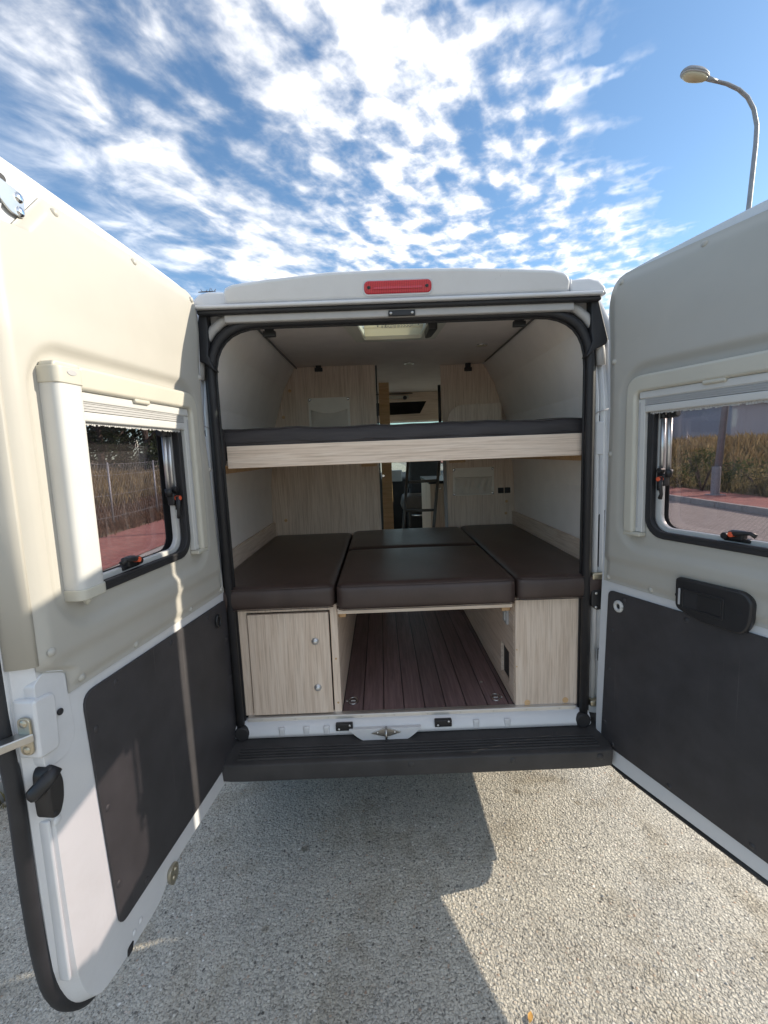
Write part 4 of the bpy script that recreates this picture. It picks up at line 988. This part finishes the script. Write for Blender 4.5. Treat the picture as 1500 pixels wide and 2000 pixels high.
disc('latch_button', (.425, 1.37), .010, XZ, 2.19, 2.2, 'chrome', kit, bevel=.002)
ovh = thing('overcab_locker', 'wooden locker above the cab with a dark open shelf', 'locker', (0, 3.0, 2.0))
ring('fascia', [(-.66, 2.03), (.64, 2.03), (.64, 2.318), (-.66, 2.318)], [(-.35, 2.088), (.335, 2.10), (.405, 2.225), (-.35, 2.22)], XZ, 3.0, 3.02, 'wood_h', ovh, bevel=.002)
box('shelf_back', (-.66, 3.3, 2.03), (.64, 3.31, 2.318), 'cab_fabric', ovh, bevel=0)
box('shelf_floor', (-.66, 3.02, 2.03), (.64, 3.3, 2.045), 'wood_h', ovh, bevel=0)
box('blind_rail', (-.64, 2.975, 2.255), (.22, 2.998, 2.285), 'ivory', ovh, bevel=.004)
disc('rail_knob', (.18, 2.262), .020, XZ, 2.955, 2.98, 'black_plastic', ovh, bevel=.005)
box('slot', (-.60, 2.985, 2.302), (.26, 2.999, 2.309), 'black_plastic', ovh, bevel=0)
st = thing('cab_seat', 'black passenger seat in the cab seen through the passage', 'seat', (.42, 4.0, .53))
def pad(name, poly, f, d0, d1, mat, bev): return prism(name, poly, f, d0, d1, mat, st, bevel=bev, seg=4)
pad('backrest', rpoly([(.255, 1.10, .05), (.27, 1.62, .12), (.34, 1.78, .08), (.60, 1.78, .08), (.66, 1.62, .12), (.67, 1.10, .05)], 5), XZ, 3.98, 4.12, 'cab_fabric', .05)
pad('seat_cushion', rpoly([(.13, 1.03, .04), (.16, 1.185, .05), (.66, 1.185, .05), (.68, 1.03, .04)], 5), XZ, 3.55, 4.05, 'cab_leather', .04)
box('seat_base', (.22, 3.62, .60), (.60, 4.0, 1.0), 'black_plastic', st, bevel=.02)
box('armrest', (.225, 3.68, 1.27), (.275, 4.02, 1.33), 'cab_fabric', st, bevel=.02, seg=3)
tube('seat_lever', [(.25, 3.55, .96), (.45, 3.53, .955), (.6, 3.55, .96)], .012, 'chrome', st)
dash = prism('dashboard', [(4.75, .60), (4.70, 1.10), (4.78, 1.34), (5.0, 1.42), (5.34, 1.32), (5.34, .60)], YZ, -.90, .90, 'black_plastic', VAN, bevel=.03, seg=3)
bm = bmesh.new(); add_tube(bm, [(-.32+.19*math.cos(a), 4.52-.09*math.sin(a), 1.36+.17*math.sin(a)) for a in [k*math.pi/12 for k in range(25)]], .016, 8, cap=False); sw_ = build('steering_wheel', bm, 'black_plastic', VAN, smooth=True)
tube('steering_column', [(-.32, 4.52, 1.36), (-.32, 4.74, 1.24)], .03, 'black_plastic', sw_)
box('instrument_panel', (.05, 4.66, 1.30), (.20, 4.74, 1.46), 'grey_plastic', VAN, bevel=.01)
bm = bmesh.new(); t0 = onY(404, 569, -.03); t0.z = 2.3585
add_tube(bm, [t0+Vector((-.034, 0, .001)), t0+Vector((-.01, .004, .003)), t0+Vector((.014, 0, .0015)), t0+Vector((.034, .004, .004))], [.0015, .0024, .002, .001], 5)
for dx, l_, s_ in ((-.018, .010, -.006), (-.004, .008, .006), (.010, .013, .004), (.022, .012, -.005), (.028, .009, .008)): add_tube(bm, [t0+Vector((dx, .002, .002)), t0+Vector((dx+s_, .0, .002+l_))], [.0016, .0008], 4)
tw = build('dry_twig', bm, 'bark', None, smooth=True)
tag(tw, 'dry brown twig lying on the left edge of the van roof', 'twig')

# ================================================================== outside
def sheet(name, x0, x1, y0, y1, z, mat, sub=1):
    bm = bmesh.new(); v = [bm.verts.new(p) for p in ((x0, y0, z), (x1, y0, z), (x1, y1, z), (x0, y1, z))]; bm.faces.new(v)
    return build(name, bm, mat, None, kind='structure')
sheet('ground', -1200, 1200, -1200, 1200, GZ-.02, 'field')
sheet('road', -2.25, 3.4, -60, 90, GZ, 'asphalt')
sheet('parking_bay', 3.4, 9.15, -60, 90, GZ-.004, 'block_paving')
def kerb(name, x0, x1, zt, y0, y1, label):
    k = thing(name, label, 'kerb', (x0, 0, GZ)); k['kind'] = 'structure'
    y = y0; ln = 1.0
    bm = bmesh.new(); add_box(bm, (0, 0, -.1), (x1-x0, ln-.012, zt-GZ)); bmesh.ops.bevel(bm, geom=[e for e in bm.edges], offset=.012, segments=2, affect='EDGES')
    bmesh.ops.recalc_face_normals(bm, faces=bm.faces); me = bpy.data.meshes.new('kerb_stone'); bm.to_mesh(me); bm.free(); me.materials.append(MATS['concrete'])
    while y < y1:
        o = bpy.data.objects.new('kerb_stone', me); COL.objects.link(o); o.parent = k; o.location = (random.uniform(-.004, .004), y, random.uniform(-.004, .003)); y += ln
kerb('left_kerb', -2.42, -2.27, GZ+.12, -8, 44, 'grey concrete kerb along the left edge of the road')
kerb('right_kerb', 9.17, 9.32, GZ+.15, -8, 44, 'grey concrete kerb between the block paving and red pavement')
sheet('verge', -4.72, -2.41, -60, 90, GZ+.10, 'concrete')
sheet('left_pavement', -6.75, -4.70, -60, 90, GZ+.115, 'red_paving')
sheet('right_pavement', 9.30, 11.1, -60, 90, GZ+.145, 'red_paving')
# banks: left rises slowly to a field, right is a weedy bank
def bank(name, f, x0, x1, y0, y1, nx, ny, mat):
    bm = bmesh.new(); R = [[bm.verts.new((x0+(x1-x0)*i/nx, y0+(y1-y0)*j/ny, f(x0+(x1-x0)*i/nx, y0+(y1-y0)*j/ny))) for i in range(nx+1)] for j in range(ny+1)]
    for j in range(ny):
        for i in range(nx): bm.faces.new((R[j][i], R[j][i+1], R[j+1][i+1], R[j+1][i]))
    return build(name, bm, mat, None, smooth=True, kind='structure')
def zl(x, y):
    t = -x-6.7; return GZ+.10+ (.55*smoothstep(0, 4, t)+.04*max(0, t-3)+.05*math.sin(x*1.3+y*.7)*smoothstep(0, 1, t) if t > 0 else 0)
def zr(x, y):
    t = x-11.05; return GZ+.13+(1.25*smoothstep(-1, 10, t)-1.25*smoothstep(-1, 10, 0)+.012*max(0, t-5)+.08*math.sin(x*.9+y*.8)*smoothstep(0, 1, t) if t > 0 else 0)
bank('left_bank', zl, -95, -6.7, -40, 110, 90, 75, 'dry_earth')
bank('right_bank', zr, 11.05, 120, -40, 110, 90, 75, 'dry_earth')
def blades(name, spots, mat, label, cat, lo, hi, per=9, w=.012):
    bm = bmesh.new(); rnd = random.Random(len(spots))
    for (x, y, z, s) in spots:
        for k in range(per):
            a = rnd.uniform(0, 6.28); h = rnd.uniform(lo, hi)*s; l_ = rnd.uniform(.1, .55)*h; ww = w*rnd.uniform(.6, 1.5)*max(1, s)
            bx, by = x+rnd.gauss(0, .10*s), y+rnd.gauss(0, .10*s); c, sn = math.cos(a), math.sin(a)
            v = [bm.verts.new((bx-sn*ww, by+c*ww, z-.02)), bm.verts.new((bx+sn*ww, by-c*ww, z-.02)), bm.verts.new((bx+c*l_*.4+sn*ww*.6, by+sn*l_*.4-c*ww*.6, z+h*.6)), bm.verts.new((bx+c*l_, by+sn*l_, z+h))]
            bm.faces.new((v[0], v[1], v[2])); bm.faces.new((v[0], v[2], v[3]))
    o = build(name, bm, mat, None, kind='stuff'); o['label'] = label; o['category'] = cat; return o
R_ = random.Random(11)
sp = []
for _ in range(5200):
    x = -6.8-abs(R_.gauss(0, 1))*3.2; y = R_.uniform(-1, 24); sp.append((x, y, zl(x, y), R_.uniform(.7, 1.5)))
blades('dry_brush', sp, 'brush', 'reddish brown dry brush growing behind the left pavement', 'brush', .05, .22)
sp = []
for _ in range(6500):
    t = R_.random()**1.6; x = -9-36*t; y = R_.uniform(2, 34)+14*t; sp.append((x, y, zl(x, y), R_.uniform(.8, 1.6)))
blades('dry_grass', sp, 'straw', 'pale dry grass covering the field beyond the left fence', 'grass', .15, .45, 8, .02)
sp = []
for _ in range(6500):
    x = 11.2+abs(R_.gauss(0, 1))*4.5; y = R_.uniform(0, 34); sp.append((x, y, zr(x, y), R_.uniform(.7, 1.5)))
blades('weeds', sp, 'weed', 'dry green and straw weeds covering the right bank', 'weeds', .08, .32)
sp = []
for _ in range(2600):
    x = 12+R_.random()*22; y = R_.uniform(4, 46); sp.append((x, y, zr(x, y), R_.uniform(.9, 1.9)))
blades('bank_grass', sp, 'straw', 'straw coloured grass on top of the right bank', 'grass', .2, .55, 8, .02)
sp = [(-2.215+R_.gauss(0, .012), R_.uniform(-2.5, 12), GZ, R_.uniform(.06, .15)) for _ in range(900)]
blades('gutter_moss', sp, 'weed', 'thin green weeds growing along the left kerb', 'weeds', .2, .7, 7, .003)
# wire fence on the left
fen = thing('wire_fence', 'wire fence of thin grey posts beyond the red pavement on the left', 'fence', (-7.6, 12, GZ))
for k in range(9):
    y = 3.2+k*2.6; x = -7.55; z = zl(x, y)
    tube('fence_post', [(x, y, z-.05), (x, y, z+1.75)], .026, 'pole_steel', fen, n=8)
    if k in (2, 5): tube('fence_stay', [(x, y+.03, z+1.45), (x, y+.9, z+.0)], .018, 'pole_steel', fen, n=6)
for h in (.25, .85, 1.40, 1.70):
    tube('fence_wire', [(-7.55, 3.2+k*1.3, zl(-7.55, 3.2+k*1.3)+h+.01*(k % 2)) for k in range(17)], .004, 'pole_steel', fen, n=5)
bm = bmesh.new()
for k in range(150):
    y = 3.2+k*.139
    for s in (1, -1):
        z = zl(-7.55, y); add_tube(bm, [(-7.55, y, z+.05), (-7.55, y+s*.85, z+1.70)], .0016, 3, cap=False)
build('wire_mesh', bm, 'pole_steel', fen, kind='stuff')
# trees and bushes
def leaves(bm, c, r, n, size, rnd):
    for _ in range(n):
        while True:
            d = Vector((rnd.uniform(-1, 1), rnd.uniform(-1, 1), rnd.uniform(-1, 1)))
            if .25 < d.length < 1: break
        p = Vector(c)+Vector((d.x*r[0], d.y*r[1], d.z*r[2])); q = Vector((rnd.uniform(-1, 1), rnd.uniform(-1, 1), rnd.uniform(-.6, 1))).normalized()
        t = q.orthogonal().normalized(); s_ = q.cross(t); a = size*rnd.uniform(.5, 1.3)
        v = [bm.verts.new(p-t*a), bm.verts.new(p+s_*a*.5), bm.verts.new(p+t*a), bm.verts.new(p-s_*a*.5)]; bm.faces.new(v)
def tree(label, x, y, z, h, w, mat, seed, group, name='dark_tree', n=2600, trunk=True):
    rnd = random.Random(seed); t = thing(name, label, 'tree' if trunk else 'bush', (x, y, z), group)
    bm = bmesh.new(); hh_ = h*.45
    if trunk:
        add_tube(bm, [(x, y, z-.1), (x+.08, y, z+hh_*.5), (x+.05, y+.08, z+hh_), (x, y, z+h*.8)], [w*.05, w*.042, w*.034, w*.01], 8)
        for k in range(6):
            a = rnd.uniform(0, 6.28); z0_ = z+h*rnd.uniform(.28, .6); add_tube(bm, [(x, y, z0_), (x+math.cos(a)*w*.2, y+math.sin(a)*w*.2, z0_+h*.1), (x+math.cos(a)*w*.4, y+math.sin(a)*w*.4, z0_+h*.22)], [w*.02, w*.014, w*.004], 6)
    else:
        for k in range(7):
            a = rnd.uniform(0, 6.28); add_tube(bm, [(x, y, z-.05), (x+math.cos(a)*w*.12, y+math.sin(a)*w*.12, z+h*.4), (x+math.cos(a)*w*.3, y+math.sin(a)*w*.3, z+h*.8)], [.025, .018, .006], 5)
    build('trunk' if trunk else 'stem', bm, 'bark', t, smooth=True)
    bm = bmesh.new(); K = 22
    for k in range(K):
        a = rnd.uniform(0, 6.28); f = rnd.random(); zc = z+h*((.10+.82*f) if trunk else (.15+.75*f)); rad = w*.5*(1-.55*abs(f-.35))*rnd.uniform(.2, .75)
        s_ = w*rnd.uniform(.11, .2); leaves(bm, (x+math.cos(a)*rad, y+math.sin(a)*rad, zc), (s_, s_, s_*.8), n//K, w*.03 if trunk else w*.03, rnd)
    build('crown', bm, mat, t)
G1 = 'dark trees beyond the left field'
for k, (px, dist, h, w) in enumerate(((150, 46, 5.0, 5.5), (195, 40, 6.2, 5.2), (240, 44, 6.8, 6.0), (285, 38, 6.5, 5.5), (330, 42, 7.5, 6.0), (120, 55, 5.5, 7.0))):
    d = ray(px, 880); d.z = 0; d.normalize(); p = CAM+d*dist
    tree(['dark evergreen tree at the left of the row across the field', 'dark tree second from the left across the field', 'dark tree in the middle of the row across the field', 'dark tree right of the middle across the field', 'tallest dark tree at the right of the row across the field', 'broad dark tree set farthest back across the field'][k], p.x, p.y, zl(p.x, p.y), h, w, 'leaf_dark', 30+k, G1)
G2 = 'bushes on the right bank'
for k, (px, py, dd, h, w, mat) in enumerate(((1375, 850, 19.5, 1.5, 1.7, 'leaf_mid'), (1330, 880, 21, .9, 1.8, 'weed'), (1455, 860, 20.5, 1.0, 2.0, 'leaf_mid'), (1490, 880, 18.5, .8, 1.7, 'weed'))):
    d = ray(px, py); d.z = 0; d.normalize(); p = CAM+d*dd
    tree(['leafy green bush just left of the lamp post on the bank', 'low straw-green bush at the left on the right bank', 'leafy bush right of the lamp post on the bank', 'low straw-green bush at the right end of the bank'][k], p.x, p.y, zr(p.x, p.y), h, w, mat, 60+k, G2, 'bank_bush', 800, False)
# far building behind the right bank
bd = thing('warehouse', 'grey warehouse with a pale roof strip behind the right bank', 'building', (46, 48, 1.4))
box('wall', (34, 44, 0.5), (75, 60, 5.2), 'wall_far', bd, bevel=0)
box('roof_strip', (33.6, 43.6, 5.2), (75.4, 60.4, 5.9), 'wall_white', bd, bevel=0)
ex = thing('factory_shed', 'pale low shed standing far behind the left end of the right bank', 'building', (28, 52, 1.4))
box('wall', (18, 52, 0.5), (31, 62, 4.6), 'wall_white', ex, bevel=0); box('roof', (17.7, 51.7, 4.6), (31.3, 62.3, 5.0), 'wall_far', ex, bevel=0)
# street lamp
lb = onZ(1387, 967, GZ+.145); LY = lb.y
lamp = thing('street_lamp', 'tall grey street lamp with a curved arm rising beyond the right door', 'street lamp', tuple(lb))
ap = [onY(*q, LY) for q in ((1463, 400), (1476, 281), (1478, 245), (1472, 213), (1460, 190), (1443, 175), (1420, 164), (1400, 159), (1384, 156))]
base = Vector((lb.x+.15, LY, GZ+.13)); pts = [base, base.lerp(ap[0], .5)]+ap
tube('pole', pts, [.105, .085, .066, .060, .058, .056, .054, .052, .050, .048, .046], 'pole_steel', lamp, n=14)
bm = bmesh.new(); add_tube(bm, [base, base+Vector((.01, 0, .9))], .125, 14); build('pole_base', bm, 'pole_steel', lamp, bevel=.01)
box('base_plate', (base.x-.2, LY-.2, GZ+.14), (base.x+.2, LY+.2, GZ+.165), 'pole_steel', lamp, bevel=.005)
hc = (onY(1330, 148, LY)+onY(1386, 148, LY))/2; hw = abs(onY(1386, 148, LY).x-onY(1330, 148, LY).x)/2
def head(bm, sx_, sy_, zlo, zhi, n=24, tilt=.06, k=6):
    R = []
    for j in range(k+1):
        f = j/k; rr = math.cos(f*math.pi/2*.9); z = zlo+(zhi-zlo)*math.sin(f*math.pi/2)
        R.append([bm.verts.new((hc.x+sx_*rr*math.copysign(abs(math.cos(a))**.75, math.cos(a))*(1.0), LY+sy_*rr*math.sin(a)*(1-.25*math.cos(a)), hc.z+z-tilt*math.cos(a)*rr)) for a in [2*math.pi*i/n for i in range(n)]])
    for a, c in zip(R, R[1:]):
        for i in range(n): bm.faces.new((a[i], a[(i+1) % n], c[(i+1) % n], c[i]))
    bm.faces.new(R[0]); bm.faces.new(R[-1])
bm = bmesh.new(); head(bm, hw, .20, .02, .20); hd = build('lamp_head', bm, 'pole_steel', lamp, smooth=True)
bm = bmesh.new(); head(bm, hw*.99, .198, .015, -.035, k=3); build('head_rim', bm, 'grey_plastic', hd, smooth=True)
bm = bmesh.new(); head(bm, hw*.86, .165, -.02, -.14); build('lamp_bowl', bm, 'lamp_lens', hd, smooth=True)
tube('head_neck', [ap[-1]+Vector((-.10, 0, .06)), ap[-2]], [.07, .05], 'pole_steel', hd)
# loose chips and leaves on the road
bm = bmesh.new(); rnd = random.Random(5)
for _ in range(650):
    x = rnd.uniform(-1.7, 1.6); y = rnd.uniform(-1.5, .5); s_ = rnd.uniform(.0025, .0065)
    vs = [bm.verts.new((x+s_*rnd.uniform(.6, 1.2)*math.cos(a), y+s_*rnd.uniform(.6, 1.2)*math.sin(a), GZ+.0005)) for a in (0, 1.2, 2.5, 3.7, 5)]
    t_ = bm.verts.new((x, y, GZ+s_*rnd.uniform(.5, .9)))
    for i in range(5): bm.faces.new((vs[i], vs[(i+1) % 5], t_))
ch = build('loose_chips', bm, 'concrete', None, kind='stuff'); ch['label'] = 'loose pale stone chips scattered on the road behind the van'; ch['category'] = 'gravel'

lp_ = onZ(1036, 1988, GZ+.004); bm = bmesh.new()
o_ = [(-.016, 0), (-.008, .006), (.004, .0075), (.016, .001), (.005, -.007), (-.008, -.006)]
tp = [bm.verts.new((lp_.x+x*.5-y, lp_.y+x+y*.6, GZ+.004+abs(y)*.6+abs(x)*.15)) for x, y in o_]; bm.faces.new(tp)
lf = bmesh.ops.extrude_face_region(bm, geom=list(bm.faces)); bmesh.ops.translate(bm, verts=[g for g in lf['geom'] if isinstance(g, bmesh.types.BMVert)], vec=(0, 0, .0008))
simple('leaf_orange', (.55, .30, .08), .7, var=.2)
lv = build('fallen_leaf', bm, 'leaf_orange', None); tag(lv, 'small orange fallen leaf on the sunlit road', 'leaf')
